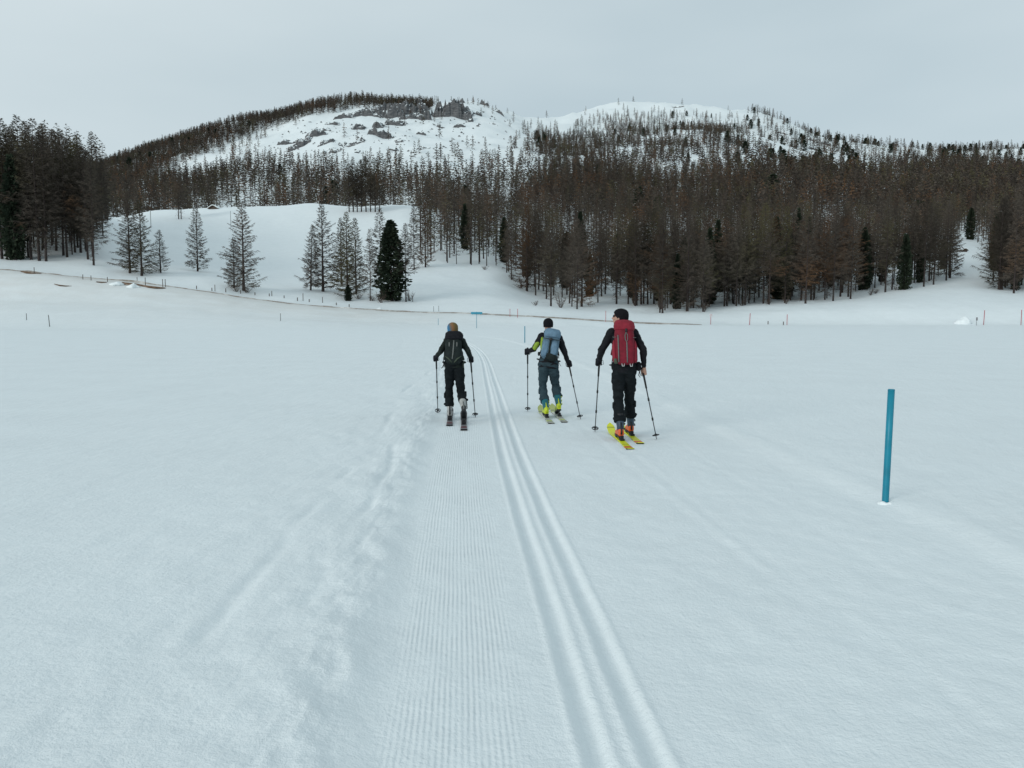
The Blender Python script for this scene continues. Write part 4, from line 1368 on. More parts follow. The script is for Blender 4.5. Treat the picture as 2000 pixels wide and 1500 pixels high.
M_BLUED = simple("steel_blue_pack_fabric", (0.080, 0.145, 0.200), 0.72, 0.18, 16, 0.35, 130)
M_CHAR = simple("charcoal_pack_fabric", (0.016, 0.022, 0.022), 0.75, 0.25, 16, 0.35, 130, spec=0.08)
M_OLIVE = simple("olive_webbing", (0.055, 0.075, 0.052), 0.7, 0.2, 40, 0.2)
M_ORANGE = simple("orange_boot_shell", (0.62, 0.095, 0.012), 0.4, 0.12, 30, 0.05, spec=0.5)
M_BOOTB = simple("blue_grey_boot_cuff", (0.040, 0.062, 0.092), 0.5, 0.2, 30, 0.05)
M_TEALB = simple("teal_boot_cuff", (0.010, 0.105, 0.130), 0.45, 0.15, 30, 0.05)
M_LIMEB = simple("lime_boot_shell", (0.46, 0.56, 0.012), 0.4, 0.12, 30, 0.05, spec=0.5)
M_WHITEB = simple("pale_boot_shell", (0.36, 0.37, 0.36), 0.45, 0.2, 30, 0.05)
M_DKBOOT = simple("dark_boot_shell", (0.030, 0.032, 0.034), 0.5, 0.3, 30, 0.05)
M_YSKI = simple("yellow_ski_top", (0.62, 0.66, 0.015), 0.35, 0.08, 20, 0, spec=0.5)
M_SKINB = simple("climbing_skin", (0.035, 0.035, 0.040), 0.95, 0.2, 60, 0)


def stripe_mat(name, base, marks, axis=1):
    """print along an object's length: marks = [(from, to, colour)] in object metres"""
    m, t, b = new_mat(name)
    b.inputs['Roughness'].default_value = 0.4
    tc = t.nodes.new("ShaderNodeTexCoord"); sp = t.nodes.new("ShaderNodeSeparateXYZ")
    t.links.new(tc.outputs['UV'], sp.inputs[0])
    cur = None
    for a0, a1, c in marks:
        f = math_node(t, 'MULTIPLY', math_node(t, 'GREATER_THAN', sp.outputs[axis], vb=a0), math_node(t, 'LESS_THAN', sp.outputs[axis], vb=a1))
        mx = t.nodes.new("ShaderNodeMix"); mx.data_type = 'RGBA'
        t.links.new(f, mx.inputs[0])
        if cur is None: mx.inputs[6].default_value = base + (1,)
        else: t.links.new(cur, mx.inputs[6])
        mx.inputs[7].default_value = c + (1,)
        cur = mx.outputs[2]
    t.links.new(cur, b.inputs['Base Color'])
    return m


M_SKI_Y = stripe_mat("yellow_ski_print", (0.62, 0.66, 0.015), [(0.00, 0.035, (0.10, 0.11, 0.03)), (0.06, 0.135, (0.60, 0.14, 0.02)), (0.20, 0.23, (0.40, 0.44, 0.02)), (0.93, 0.95, (0.35, 0.38, 0.02))])
M_SKI_W = stripe_mat("pale_lime_ski_print", (0.50, 0.52, 0.46), [(0.0, 0.03, (0.06, 0.06, 0.06)), (0.07, 0.11, (0.10, 0.11, 0.10)), (0.14, 0.22, (0.40, 0.46, 0.16)), (0.27, 0.30, (0.08, 0.08, 0.08)), (0.80, 1.0, (0.38, 0.44, 0.14)), (0.86, 0.88, (0.08, 0.08, 0.08))])
M_SKI_D = stripe_mat("dark_ski_print", (0.035, 0.030, 0.036), [(0.0, 0.04, (0.02, 0.02, 0.02)), (0.05, 0.09, (0.30, 0.30, 0.31)), (0.13, 0.20, (0.14, 0.035, 0.045)), (0.24, 0.27, (0.35, 0.35, 0.36))])
M_SHADES = simple("dark_lens", (0.008, 0.008, 0.010), 0.15, 0.1, 30, 0, spec=0.6)


def hat_print():
    m, t, b = new_mat("striped_hat_knit")
    b.inputs['Roughness'].default_value = 0.9
    tc = t.nodes.new("ShaderNodeTexCoord"); sp = t.nodes.new("ShaderNodeSeparateXYZ")
    t.links.new(tc.outputs['Generated'], sp.inputs[0])
    n = t.nodes.new("ShaderNodeTexNoise"); n.inputs['Scale'].default_value = 3.0
    t.links.new(tc.outputs['Generated'], n.inputs['Vector'])
    f = math_node(t, 'ADD', math_node(t, 'SUBTRACT', sp.outputs[0], math_node(t, 'MULTIPLY', sp.outputs[2], vb=-0.25)), math_node(t, 'MULTIPLY', n.outputs['Fac'], vb=0.25))
    rp = t.nodes.new("ShaderNodeValToRGB")
    els = rp.color_ramp.elements
    cs = [(0.30, (0.02, 0.15, 0.30)), (0.46, (0.05, 0.12, 0.20)), (0.60, (0.13, 0.10, 0.075)), (0.80, (0.20, 0.095, 0.035)), (1.05, (0.13, 0.09, 0.03))]
    while len(els) < len(cs): els.new(0.5)
    for e, (p_, c) in zip(els, cs):
        e.position = min(1, p_); e.color = c + (1,)
    t.links.new(f, rp.inputs['Fac']); t.links.new(rp.outputs['Color'], b.inputs['Base Color'])
    return m


M_HAT = hat_print()


def lerp(a, b, f):
    return a + (b - a) * f


def ring(c, ax, ay, rx, ry, n=20, e=2.0):
    """superellipse ring about c in the plane (ax, ay)"""
    out = []
    for k in range(n):
        th = 2 * math.pi * k / n
        cx, sy = math.cos(th), math.sin(th)
        x = math.copysign(abs(cx) ** (2 / e), cx) * rx
        y = math.copysign(abs(sy) ** (2 / e), sy) * ry
        out.append(c + ax * x + ay * y)
    return out


def fist(s, W, G, axis, side, fr=0.0105, scale=1.0):
    """closed hand: wrist W, grip centre G, pole axis (downwards), side = towards the back of the hand"""
    a = axis.normalized()
    n = (side - a * side.dot(a)).normalized()
    b = a.cross(n).normalized()
    if b.y < 0: b = -b                                       # knuckles forward
    k = scale
    palm = G + n * 0.026 * k
    for t0 in (-0.032, -0.011, 0.011, 0.032):
        s.tube([palm + a * t0 * k - b * 0.028 * k, palm + a * t0 * k + n * 0.006 * k, palm + a * t0 * k + b * 0.03 * k], [0.019 * k, 0.021 * k, 0.016 * k], 8)
    s.tube([W, W + (palm - b * 0.02 * k - W) * 0.55, palm - b * 0.018 * k], [0.027 * k, 0.027 * k, 0.030 * k], 10)
    ends = (215, 245, 240, 210)
    for i, e in enumerate(ends):
        c = G + a * (-0.033 + 0.022 * i) * k
        pts = []
        for ang in (35, 85, 130, 175, e):
            th = R(ang); rr = (0.032 if ang < 100 else 0.027) * k
            pts.append(c + n * (rr * math.cos(th)) + b * (rr * math.sin(th)))
        s.tube(pts, [fr * 1.1 * k, fr * 1.1 * k, fr * k, fr * 0.95 * k, fr * 0.8 * k], 8)
    c = G - a * 0.047 * k
    pts = []
    for i, ang in enumerate((-20, -70, -120, -170)):
        th = R(ang); rr = 0.030 * k
        pts.append(c + a * 0.006 * i * k + n * (rr * math.cos(th)) + b * (rr * math.sin(th)))
    s.tube(pts, [fr * 1.35 * k, fr * 1.25 * k, fr * 1.1 * k, fr * 0.9 * k], 8)


def head_shapes(s, c, F_, U_, k=1.0):
    """skull, jaw, nose, brow, ears, lips about centre c, looking along F_, up U_"""
    F_ = F_.normalized(); S_ = F_.cross(U_).normalized(); U2 = S_.cross(F_).normalized()
    M = Matrix((S_, F_, U2)).transposed()
    P = lambda x, y, z: c + M @ Vector((x * k, y * k, z * k))
    s.ball(P(0, -0.012, 0.028), (0.076 * k, 0.096 * k, 0.090 * k), 18, 12, M)
    s.ball(P(0, 0.022, -0.035), (0.058 * k, 0.068 * k, 0.080 * k), 16, 10, M)
    s.ball(P(0, 0.055, -0.088), (0.030 * k, 0.028 * k, 0.024 * k), 10, 8, M)           # chin
    s.tube([P(0, 0.080, 0.018), P(0, 0.097, -0.008), P(0, 0.112, -0.030), P(0, 0.088, -0.040)], [0.009 * k, 0.011 * k, 0.014 * k, 0.010 * k], 8)
    s.tube([P(-0.045, 0.068, 0.030), P(0, 0.085, 0.032), P(0.045, 0.068, 0.030)], [0.010 * k, 0.012 * k, 0.010 * k], 8)
    s.tube([P(-0.022, 0.078, -0.058), P(0, 0.090, -0.057), P(0.022, 0.078, -0.058)], [0.006 * k, 0.009 * k, 0.006 * k], 8)
    s.tube([P(-0.020, 0.076, -0.068), P(0, 0.087, -0.069), P(0.020, 0.076, -0.068)], [0.006 * k, 0.008 * k, 0.006 * k], 8)
    for sx in (-1, 1):
        s.ball(P(sx * 0.040, 0.060, -0.022), (0.022 * k, 0.020 * k, 0.022 * k), 10, 8, M)   # cheek
        s.ball(P(sx * 0.077, -0.010, -0.012), (0.010 * k, 0.020 * k, 0.032 * k), 10, 8, M)  # ear
    return P, M


def make_ski(name, mid, yaw, m, label, cat="ski", group="skis", length=1.74, back=0.86, pitch=0.0):
    """mid = ground point under the boot middle"""
    z0 = mid.z
    r = empty(name, mid); tag(r, label, cat, group)
    f = Vector((-math.sin(yaw), math.cos(yaw), 0)); sd = Vector((math.cos(yaw), math.sin(yaw), 0))
    V, F, UV = [], [], []
    N = 34
    for i in range(N + 1):
        q = i / N; s = -back + q * length
        w_ = 0.044 + 0.016 * ((q - 0.45) / 0.5) ** 2 * 1.0
        if q > 0.93: w_ *= math.sqrt(max(0.02, 1 - ((q - 0.93) / 0.07) ** 2))
        if q < 0.02: w_ *= 0.82
        rise = 0.0
        if q > 0.80: rise = 0.115 * ((q - 0.80) / 0.20) ** 1.9
        if q < 0.05: rise = 0.016 * ((0.05 - q) / 0.05) ** 1.5
        th = 0.007 + 0.012 * math.exp(-((q - 0.48) / 0.28) ** 2)
        c = Vector((0, 0, 0.006)) + f * s + Vector((0, 0, rise + s * pitch))
        for x, z in ((-1, 0), (1, 0), (1, 0.6 * th), (0.88, th), (-0.88, th), (-1, 0.6 * th)):
            V.append(c + sd * (x * w_) + Vector((0, 0, z))); UV.append((0.5 + 0.5 * x, q))
    for i in range(N):
        for k in range(6):
            k2 = (k + 1) % 6
            F.append((i * 6 + k, i * 6 + k2, (i + 1) * 6 + k2, (i + 1) * 6 + k))
    F.append((5, 4, 3, 2, 1, 0)); F.append(tuple(N * 6 + k for k in range(6)))
    me = bpy.data.meshes.new("board"); me.from_pydata([tuple(v) for v in V], [], F)
    uvl = me.uv_layers.new(name="UVMap")
    for l in me.loops: uvl.data[l.index].uv = UV[l.vertex_index]
    smooth(me, False)
    link_mesh("board", me, m, r)
    top = Vector((0, 0, 0.028))
    Rm = Matrix((sd, f, Vector((0, 0, 1)))).transposed()
    toe = Soup().box(mid + f * 0.15 + top + Vector((0, 0, 0.012)), (0.070, 0.06, 0.022), Rm).box(mid + f * 0.15 - sd * 0.036 + top + Vector((0, 0, 0.032)), (0.012, 0.03, 0.035), Rm).box(mid + f * 0.15 + sd * 0.036 + top + Vector((0, 0, 0.032)), (0.012, 0.03, 0.035), Rm)
    part("toe_piece", toe, M_DARKG, r, sm=False)
    heel = Soup().box(mid - f * 0.19 + top + Vector((0, 0, 0.010)), (0.065, 0.11, 0.022), Rm).box(mid - f * 0.175 + top + Vector((0, 0, 0.036)), (0.045, 0.05, 0.045), Rm)
    part("heel_piece", heel, M_DARKG, r, sm=False)
    sk = Soup()
    secs = []
    for i in range(0, 19):
        q = i / 18; s = -back + 0.03 + q * (length - 0.40)
        w_ = 0.040 + 0.012 * ((q - 0.5) / 0.5) ** 2
        c = mid + f * s
        secs.append([c - sd * w_ + Vector((0, 0, 0.001)), c + sd * w_ + Vector((0, 0, 0.001)), c + sd * w_ + Vector((0, 0, 0.0045)), c - sd * w_ + Vector((0, 0, 0.0045))])
    sk.loft(secs)
    part("climbing_skin", sk, M_SKINB, r, sm=False)
    return r, f


def make_boot(root, heel, f, knee, m_shell, m_cuff, m_buckle, lift=0.0, k=1.0):
    """heel = sole point at the heel, f = forward on the ground, lift = heel raise angle"""
    up = Vector((0, 0, 1))
    if lift:
        Rq = Matrix.Rotation(-lift, 3, f.cross(up).normalized())
        f2 = Rq @ f; u2 = Rq @ up
    else:
        f2, u2 = f.copy(), up.copy()
    sd = f2.cross(u2).normalized()
    b = empty_part("boot", root)
    P = lambda x, y, z: heel + sd * (x * k) + f2 * (y * k) + u2 * (z * k)
    sh = Soup()
    secs = []
    for y, w_, h_, z0 in ((-0.012, 0.030, 0.085, 0.022), (0.0, 0.039, 0.10, 0.014), (0.05, 0.043, 0.125, 0.012), (0.10, 0.042, 0.130, 0.016), (0.15, 0.044, 0.108, 0.014), (0.20, 0.050, 0.085, 0.012), (0.25, 0.049, 0.068, 0.012), (0.285, 0.040, 0.055, 0.014), (0.302, 0.024, 0.042, 0.018)):
        c = P(0, y, z0 + h_ / 2)
        secs.append(ring(c, sd, u2, w_ * k, h_ / 2 * k, 18, 2.7))
    sh.loft(secs)
    sh.ball(P(0, 0.055, 0.115), (0.046 * k, 0.056 * k, 0.045 * k), 14, 10)
    part("shell", sh, m_shell, b, voxel=0.007, smooth_it=3)
    so = Soup()
    secs = []
    for y, w_ in ((-0.018, 0.026), (0.0, 0.036), (0.06, 0.038), (0.12, 0.033), (0.20, 0.044), (0.27, 0.042), (0.31, 0.026)):
        secs.append([P(-w_, y, 0.0), P(w_, y, 0.0), P(w_ * 1.05, y, 0.02), P(-w_ * 1.05, y, 0.02)])
    so.loft(secs)
    part("sole", so, M_DARKG, b, sm=False)
    an = P(0, 0.055, 0.10); d = (knee - an).normalized(); sh_d = sd
    cf = Soup()
    secs = []
    fy = sd.cross(d).normalized()
    for t0, rx, ry in ((0.0, 0.047, 0.058), (0.06, 0.050, 0.062), (0.13, 0.056, 0.068), (0.19, 0.062, 0.073), (0.215, 0.061, 0.072)):
        secs.append(ring(an + d * t0 * k, sd, fy, rx * k, ry * k, 18, 2.3))
    cf.loft(secs)
    part("cuff", cf, m_cuff, b)
    for t0 in (0.02, 0.09, 0.16):
        c = an + d * t0 * k
        part("buckle", Soup().tube([c + sd * (0.056 + .06 * t0) * k - fy * 0.03, c + sd * (0.060 + .06 * t0) * k, c + sd * (0.052 + .06 * t0) * k + fy * 0.035], 0.008, 6), m_buckle, b)
    # spoiler and power strap at the back of the cuff
    part("strap", Soup().loft([ring(an + d * 0.195 * k, sd, fy, 0.066 * k, 0.077 * k, 18), ring(an + d * 0.225 * k, sd, fy, 0.066 * k, 0.077 * k, 18)]), M_DARKG, b)
    part("walk_lever", Soup().tube([P(0, -0.012, 0.05), P(0, -0.020, 0.10), an + d * 0.09 * k - fy * (0.07 if fy.dot(f2) > 0 else -0.07) * k], [0.014, 0.012, 0.008], 6), m_buckle, b)
    return an, d


def empty_part(name, parent):
    o = bpy.data.objects.new(name, None); col.objects.link(o); o.parent = parent
    o.empty_display_size = 0.05
    ROOT[o] = ROOT[parent]
    return o


def make_pole(G, tip, hand_dir, label):
    """trekking pole with grip centre G and tip on the snow"""
    d = (tip - G).normalized()
    base = tip.copy()
    r = empty("ski_pole", base); tag(r, label, "ski pole", "ski poles")
    top = G - d * 0.075
    L = (tip - top).length
    part("shaft", Soup().tube([top + d * 0.10, top + d * L * 0.45], 0.0088, 8).tube([top + d * L * 0.44, top + d * L * 0.72], 0.0078, 8).tube([top + d * L * 0.71, tip - d * 0.05], 0.0068, 8), M_ALU, r)
    part("grip", Soup().tube([top, top + d * 0.02, top + d * 0.06, top + d * 0.12, top + d * 0.14, top + d * 0.30, top + d * 0.31], [0.014, 0.020, 0.0155, 0.0165, 0.0145, 0.0135, 0.010], 10), M_DARKG, r)
    for q in (0.45, 0.72):
        part("clamp", Soup().tube([top + d * (L * q - 0.02), top + d * (L * q + 0.02)], 0.0135, 8), M_DARKG, r)
    bc = tip - d * 0.06
    a = d.cross(Vector((0, 1, 0))).normalized(); b = d.cross(a).normalized()
    bk = Soup()
    n = 20
    ringp = [bc + a * (0.046 * math.cos(2 * math.pi * k / n)) + b * (0.046 * math.sin(2 * math.pi * k / n)) for k in range(n + 1)]
    bk.tube(ringp, 0.006, 6, caps=False)
    for k in range(4):
        th = math.pi * k / 2 + 0.4
        bk.tube([bc - d * 0.012, bc + a * (0.046 * math.cos(th)) + b * (0.046 * math.sin(th))], [0.011, 0.005], 6)
    bk.tube([bc - d * 0.02, bc + d * 0.012], 0.012, 8)
    part("basket", bk, M_DARKG, r)
    part("tip", Soup().tube([tip - d * 0.05, tip - d * 0.01, tip + d * 0.05], [0.0068, 0.005, 0.003], 8), M_ALU, r)
    w = hand_dir.normalized()
    part("wrist_strap", Soup().tube([top + d * 0.02, top + d * 0.05 + w * 0.05 + Vector((0, -0.03, 0)), top + d * 0.11 + w * 0.055 + Vector((0, -0.05, 0)), top + d * 0.13 + w * 0.02 + Vector((0, -0.035, 0)), top + d * 0.07 + w * 0.012 + Vector((0, -0.02, 0))], [(0.007, 0.003)] * 5, 6), M_DARKG, r)
    return r


def limb(s, pts, rad, n=14):
    s.tube(pts, rad, n)
    for p, r in zip(pts, rad):
        rr = r if not isinstance(r, tuple) else min(r)
        s.ball(p, rr * 0.99, 12, 8)


def skier(J, C):
    """J: joints in world space, C: clothing and kit"""
    base = Vector((J['pelvis'].x, J['pelvis'].y, 0)); base.z = ground_z(base.x, base.y) - 0.0
    root = empty("person", base)
    tag(root, C['label'], "person", "ski tourers on the trail")
    k = C.get('k', 1.0)
    sh_mid = (J['shL'] + J['shR']) / 2
    acr = (J['shR'] - J['shL']).normalized()
    spine = (sh_mid - J['pelvis']).normalized()
    fwd = spine.cross(acr).normalized()
    if fwd.y < 0: fwd = -fwd
    hw = (J['hipR'] - J['hipL']).length / 2 + 0.085 * k
    sw = (J['shR'] - J['shL']).length / 2

    def torso(s, g, lo=-0.10, hi=1.02):
        secs = []
        for t0, wx, dy in ((lo, hw * 0.92, 0.108), (0.0, hw * 0.98, 0.118), (0.16, hw * 0.90, 0.112), (0.35, hw * 0.84, 0.105), (0.55, lerp(hw, sw, 0.6) * 0.90, 0.115), (0.76, sw * 0.98, 0.118), (0.92, sw * 0.94, 0.100), (hi, sw * 0.66, 0.078), (hi + 0.06, 0.075, 0.062)):
            c = J['pelvis'].lerp(sh_mid, t0)
            secs.append(ring(c, acr, fwd, wx + g, dy * k + g, 22, 2.3))
        s.loft(secs)
    # ---------------- body: one continuous surface
    s = Soup()
    torso(s, -0.012)
    s.tube([sh_mid - spine * 0.02, J['neck'], J['head'] - Vector((0, 0, 0.04))], [0.062 * k, 0.052 * k, 0.052 * k], 12)
    P, HM = head_shapes(s, J['head'], J['look'], Vector((0, 0, 1)), k)
    for sd in 'LR':
        limb(s, [J['sh' + sd], J['el' + sd], J['wr' + sd]], [0.050 * k, 0.038 * k, 0.025 * k])
        limb(s, [J['hip' + sd], J['kn' + sd], J['an' + sd]], [0.078 * k, 0.052 * k, 0.036 * k])
        ax = (J['tip' + sd] - J['gr' + sd]).normalized()
        fist(s, J['wr' + sd], J['gr' + sd], ax, acr * (-1 if sd == 'L' else 1) + Vector((0, -0.15, 0.1)), scale=0.95 * k)
        ff = J['f' + sd]
        s.tube([J['an' + sd], J['an' + sd] + ff * 0.06 - Vector((0, 0, 0.05)), J['an' + sd] + ff * 0.14 - Vector((0, 0, 0.075))], [0.036, 0.036, 0.026], 10)
    part("body", s, M_SKIN, root, voxel=0.0095, smooth_it=1)
    for sx in (-1, 1):
        part("eye", Soup().ball(P(sx * 0.031, 0.077, 0.006), 0.012, 10, 8), M_PALEG, root)
    # ---------------- jacket
    s = Soup()
    torso(s, 0.010, -0.16, 1.0)
    s.tube([sh_mid - spine * 0.03, J['neck'] + Vector((0, 0, 0.012))], [0.082 * k, 0.068 * k], 14)
    for sd in 'LR':
        sh, el, wr = J['sh' + sd], J['el' + sd], J['wr' + sd]
        limb(s, [sh, sh.lerp(el, 0.5), el, el.lerp(wr, 0.5), el.lerp(wr, 0.93)], [0.066 * k, 0.060 * k, 0.052 * k, 0.046 * k, 0.037 * k])
        s.ball(sh + spine * 0.005, (0.072 * k, 0.072 * k, 0.066 * k))
    part("jacket", s, C['jacket'], root, voxel=0.009, smooth_it=4, wrinkle=(0.010, 8.0, 16.0, C['seed']))
    if C.get('lime'):
        sh, el, wr = J['shL'], J['elL'], J['wrL']
        s = Soup()
        o_ = Vector((0.010, -0.024, 0.016))
        s.tube([sh.lerp(el, 0.30) + o_ * 0.9, sh.lerp(el, 0.7) + o_, el + o_ * 0.9, el.lerp(wr, 0.45) + o_ * 0.6], [0.034, 0.046, 0.044, 0.028], 12)
        part("sleeve_panel", s, M_LIME, root, voxel=0.009, smooth_it=3)
        s = Soup()
        c = J['pelvis'].lerp(sh_mid, 0.62) - acr * (sw * 0.80) - fwd * 0.050
        s.tube([c + spine * 0.16 - acr * .005, c, c - spine * 0.14 + acr * 0.03], [0.03, 0.042, 0.028], 12)
        part("side_panel", s, M_LIME, root, voxel=0.009, smooth_it=3)
    # ---------------- trousers
    s = Soup()
    secs = []
    for t0, wx, dy in ((-0.17, hw * 0.80, 0.10), (-0.12, hw * 0.97, 0.122), (-0.02, hw * 1.02, 0.132), (0.08, hw * 0.98, 0.128), (0.17, hw * 0.93, 0.120)):
        secs.append(ring(J['pelvis'].lerp(sh_mid, t0), acr, fwd, wx + 0.012, dy * k, 22, 2.4))
    s.loft(secs)
    for sd in 'LR':
        h, kn, an = J['hip' + sd], J['kn' + sd], J['an' + sd]
        hem = J['hem' + sd]
        q = lambda t0: kn.lerp(an, t0)
        limb(s, [h, h.lerp(kn, 0.35), h.lerp(kn, 0.75), kn], [0.099 * k, 0.094 * k, 0.077 * k, 0.070 * k])
        s.tube([h.lerp(kn, 0.9), kn, q(hem * 0.35), q(hem * 0.75), q(hem)], [0.070 * k, 0.071 * k, 0.076 * k, 0.083 * k, 0.084 * k], 14)
    part("trousers", s, C['trousers'], root, voxel=0.010, smooth_it=3, wrinkle=(0.016, 6.0, 14.0, C['seed'] + 4))
    for sd in 'LR':     # pocket flaps and gaiter tabs that break the outline
        kn, an = J['kn' + sd], J['an' + sd]
        hem = J['hem' + sd]; sg = -1 if sd == 'L' else 1
        c = kn.lerp(an, hem * 0.30) + acr * (0.070 * sg)
        part("pocket_flap", Soup().box(c, (0.035, 0.09, 0.10), None, 0.3), C['trousers'], root, voxel=0.008, smooth_it=3)
        c = kn.lerp(an, hem * 0.86) + acr * (0.082 * sg)
        part("hem_tab", Soup().box(c, (0.030, 0.05, 0.04), None, 0.3), C['trousers'], root, voxel=0.007, smooth_it=3)
    # ---------------- boots
    for sd in 'LR':
        make_boot(root, J['heel' + sd], J['f' + sd], J['kn' + sd], C['boot' + sd][0], C['boot' + sd][1], C['boot' + sd][2], J.get('lift' + sd, 0.0), k)
    # ---------------- gloves
    for sd in 'LR':
        if C['glove' + sd]:
            s = Soup()
            ax = (J['tip' + sd] - J['gr' + sd]).normalized()
            fist(s, J['wr' + sd], J['gr' + sd], ax, acr * (-1 if sd == 'L' else 1) + Vector((0, -0.15, 0.1)), fr=0.0135, scale=1.12 * k)
            el = J['el' + sd]; wr = J['wr' + sd]
            s.tube([wr.lerp(el, 0.20), wr, wr.lerp(J['gr' + sd], 0.35)], [0.044 * k, 0.040 * k, 0.036 * k], 12)
            part("glove", s, M_GLOVE, root, voxel=0.006, smooth_it=2)
    # ---------------- hat
    s = Soup()
    secs = []
    for z, rx, ry, dy in ((-0.030, 0.083, 0.100, -0.020), (-0.005, 0.087, 0.107, -0.016), (0.03, 0.089, 0.110, -0.012), (0.065, 0.086, 0.106, -0.010), (0.095, 0.072, 0.090, -0.012), (0.117, 0.048, 0.060, -0.014), (0.128, 0.018, 0.024, -0.016)):
        # front edge rides above the brow
        rg = []
        for th in range(24):
            a_ = 2 * math.pi * th / 24
            y = math.sin(a_) * ry; zz = z + (0.055 * max(0, math.sin(a_)) if z < 0.0 else 0.028 * max(0, math.sin(a_)) if z < 0.04 else 0)
            hk = C.get('hatk', 1.0)
            rg.append(P(math.cos(a_) * rx * hk, y * hk + dy, zz * hk))
        secs.append(rg)
    s.loft(secs)
    part("hat", s, C['hat'], root)
    if C.get('hair'):
        s = Soup()
        s.ball(P(0, -0.075, -0.035), (0.060 * k, 0.030 * k, 0.035 * k), 12, 8, HM)
        part("hair", s, simple("dark_hair", (0.02, 0.014, 0.010), 0.6, 0.2, 40, 0.3), root)
    if C.get('shades'):
        g_ = empty_part("sunglasses", root)
        for sx in (-1, 1):
            s = Soup(); s.ball(P(sx * 0.036, 0.080, 0.008), (0.030, 0.014, 0.020), 12, 8, HM)
            part("lens", s, M_SHADES, g_)
            part("temple_arm", Soup().tube([P(sx * 0.062, 0.066, 0.012), P(sx * 0.078, 0.02, 0.012), P(sx * 0.080, -0.015, 0.006)], 0.004, 6), M_SHADES, g_)
        part("bridge", Soup().tube([P(-0.012, 0.094, 0.012), P(0, 0.099, 0.014), P(0.012, 0.094, 0.012)], 0.004, 6), M_SHADES, g_)
    return root, sh_mid, acr, spine, fwd


def pack_frame(c, right, up, back):
    M = Matrix((right, -back, up)).transposed()
    return lambda x, y, z: c + M @ Vector((x, y, z))


def panel(P, secs, n=24, e=3.0):
    """secs: (z, half width, y towards camera, depth, x shift); ring lies in the pack's horizontal plane"""
    s = Soup(); out = []
    for z, hw_, y0, dp, xs in secs:
        c = P(xs, y0, z)
        out.append(ring(c, (P(1, 0, 0) - P(0, 0, 0)), P(0, 1, 0) - P(0, 0, 0), hw_, dp, n, e))
    s.loft(out)
    return s


def strip(P, pts, w_=0.012, t_=0.004):
    s = Soup()
    s.tube([P(*p) for p in pts], [(w_, t_)] * len(pts), 6)
    return s

def strap_set(root, sh_mid, acr, spine, fwd, sw, m, belt_c, belt_w, m_belt):
    for sg in (-1, 1):
        a = sh_mid + acr * (sw * 0.52 * sg)
        pts = [a - fwd * 0.135 + spine * 0.00, a - fwd * 0.07 + spine * 0.085, a + fwd * 0.03 + spine * 0.085, a + fwd * 0.115 + spine * 0.0, a + fwd * 0.135 - spine * 0.12, a + acr * (0.05 * sg) + fwd * 0.105 - spine * 0.24, a + acr * (0.085 * sg) - fwd * 0.02 - spine * 0.31, a + acr * (0.06 * sg) - fwd * 0.13 - spine * 0.34]
        part("shoulder_strap", Soup().tube(pts, [(0.026, 0.010)] * 6 + [(0.012, 0.005)] * 2, 10), m, root)
    pts = []
    for k in range(13):
        th = math.pi * (-0.10 + 1.20 * k / 12)
        pts.append(belt_c + acr * (belt_w * math.cos(th)) + fwd * (0.165 * math.sin(th)))
    part("hip_belt", Soup().tube(pts, [(0.026, 0.009)] * 13, 10), m_belt, root)


def ground_pt(px, row, z=0.0):
    """where a pixel's ray meets the trail"""
    Y = 8.0
    for _ in range(60):
        p = at(px, row, Y)
        gz = ground_z(p.x, p.y) + z
        # lower ray height -> move on
        v = (750.0 - row) / FPX
        slope = (-ST + v * CT) / (CT + v * ST)
        Y = (gz - CAMZ) / slope
    p = at(px, row, Y); p.z = ground_z(p.x, p.y)
    return p


def skier_joints(Y0, px, d):
    """px: joint -> (px, row, dy)"""
    J = {k: at(v[0], v[1], Y0 + v[2]) for k, v in px.items()}
    J.update(d)
    return J


def feet(J, sd, mid, yaw, lift=0.0, stack=0.052):
    """mid = ground point under the boot's middle on its ski"""
    f = Vector((-math.sin(yaw), math.cos(yaw), 0))
    toe = mid + f * 0.15 + Vector((0, 0, stack))
    if lift:
        f2 = Vector((f.x * math.cos(lift), f.y * math.cos(lift), -math.sin(lift)))
        heel = toe - f2 * 0.29
        up = Vector((f.x * math.sin(lift), f.y * math.sin(lift), math.cos(lift)))
    else:
        f2 = f; heel = toe - f * 0.29; up = Vector((0, 0, 1))
    J['heel' + sd] = heel; J['f' + sd] = f; J['lift' + sd] = lift
    J['an' + sd] = heel + f2 * 0.055 + up * 0.10
    return heel


# ------------------------------------------------------------------ skier with the red pack
Y0 = 11.1
J = skier_joints(Y0, dict(pelvis=(1219, 719, 0), neck=(1216, 634, 0.11), head=(1211, 620, 0.15), shL=(1194.5, 650, 0.07), shR=(1238.5, 651, 0.05), elL=(1175, 684, 0.05), wrL=(1171, 700, 0.22), grL=(1170.5, 707, 0.28), elR=(1256, 683, -0.12), wrR=(1258, 716, -0.02), grR=(1256, 727, 0.04),
                          hipL=(1208, 729, 0.0), hipR=(1229.5, 729, 0.0), knL=(1207.5, 779, 0.04), knR=(1229.5, 777, 0.22)), dict(look=Vector((-0.93, 0.40, 0.14)), hemL=0.74, hemR=0.68))
mL = ground_pt(1212.5, 862); mL.y += 0.13; mL.z = ground_z(mL.x, mL.y)
mR = ground_pt(1232, 852); mR.y += 0.13; mR.z = ground_z(mR.x, mR.y)
feet(J, 'L', mL, R(2)); feet(J, 'R', mR, R(2))
J['tipL'] = ground_pt(1162, 843); J['tipR'] = ground_pt(1282.5, 858)
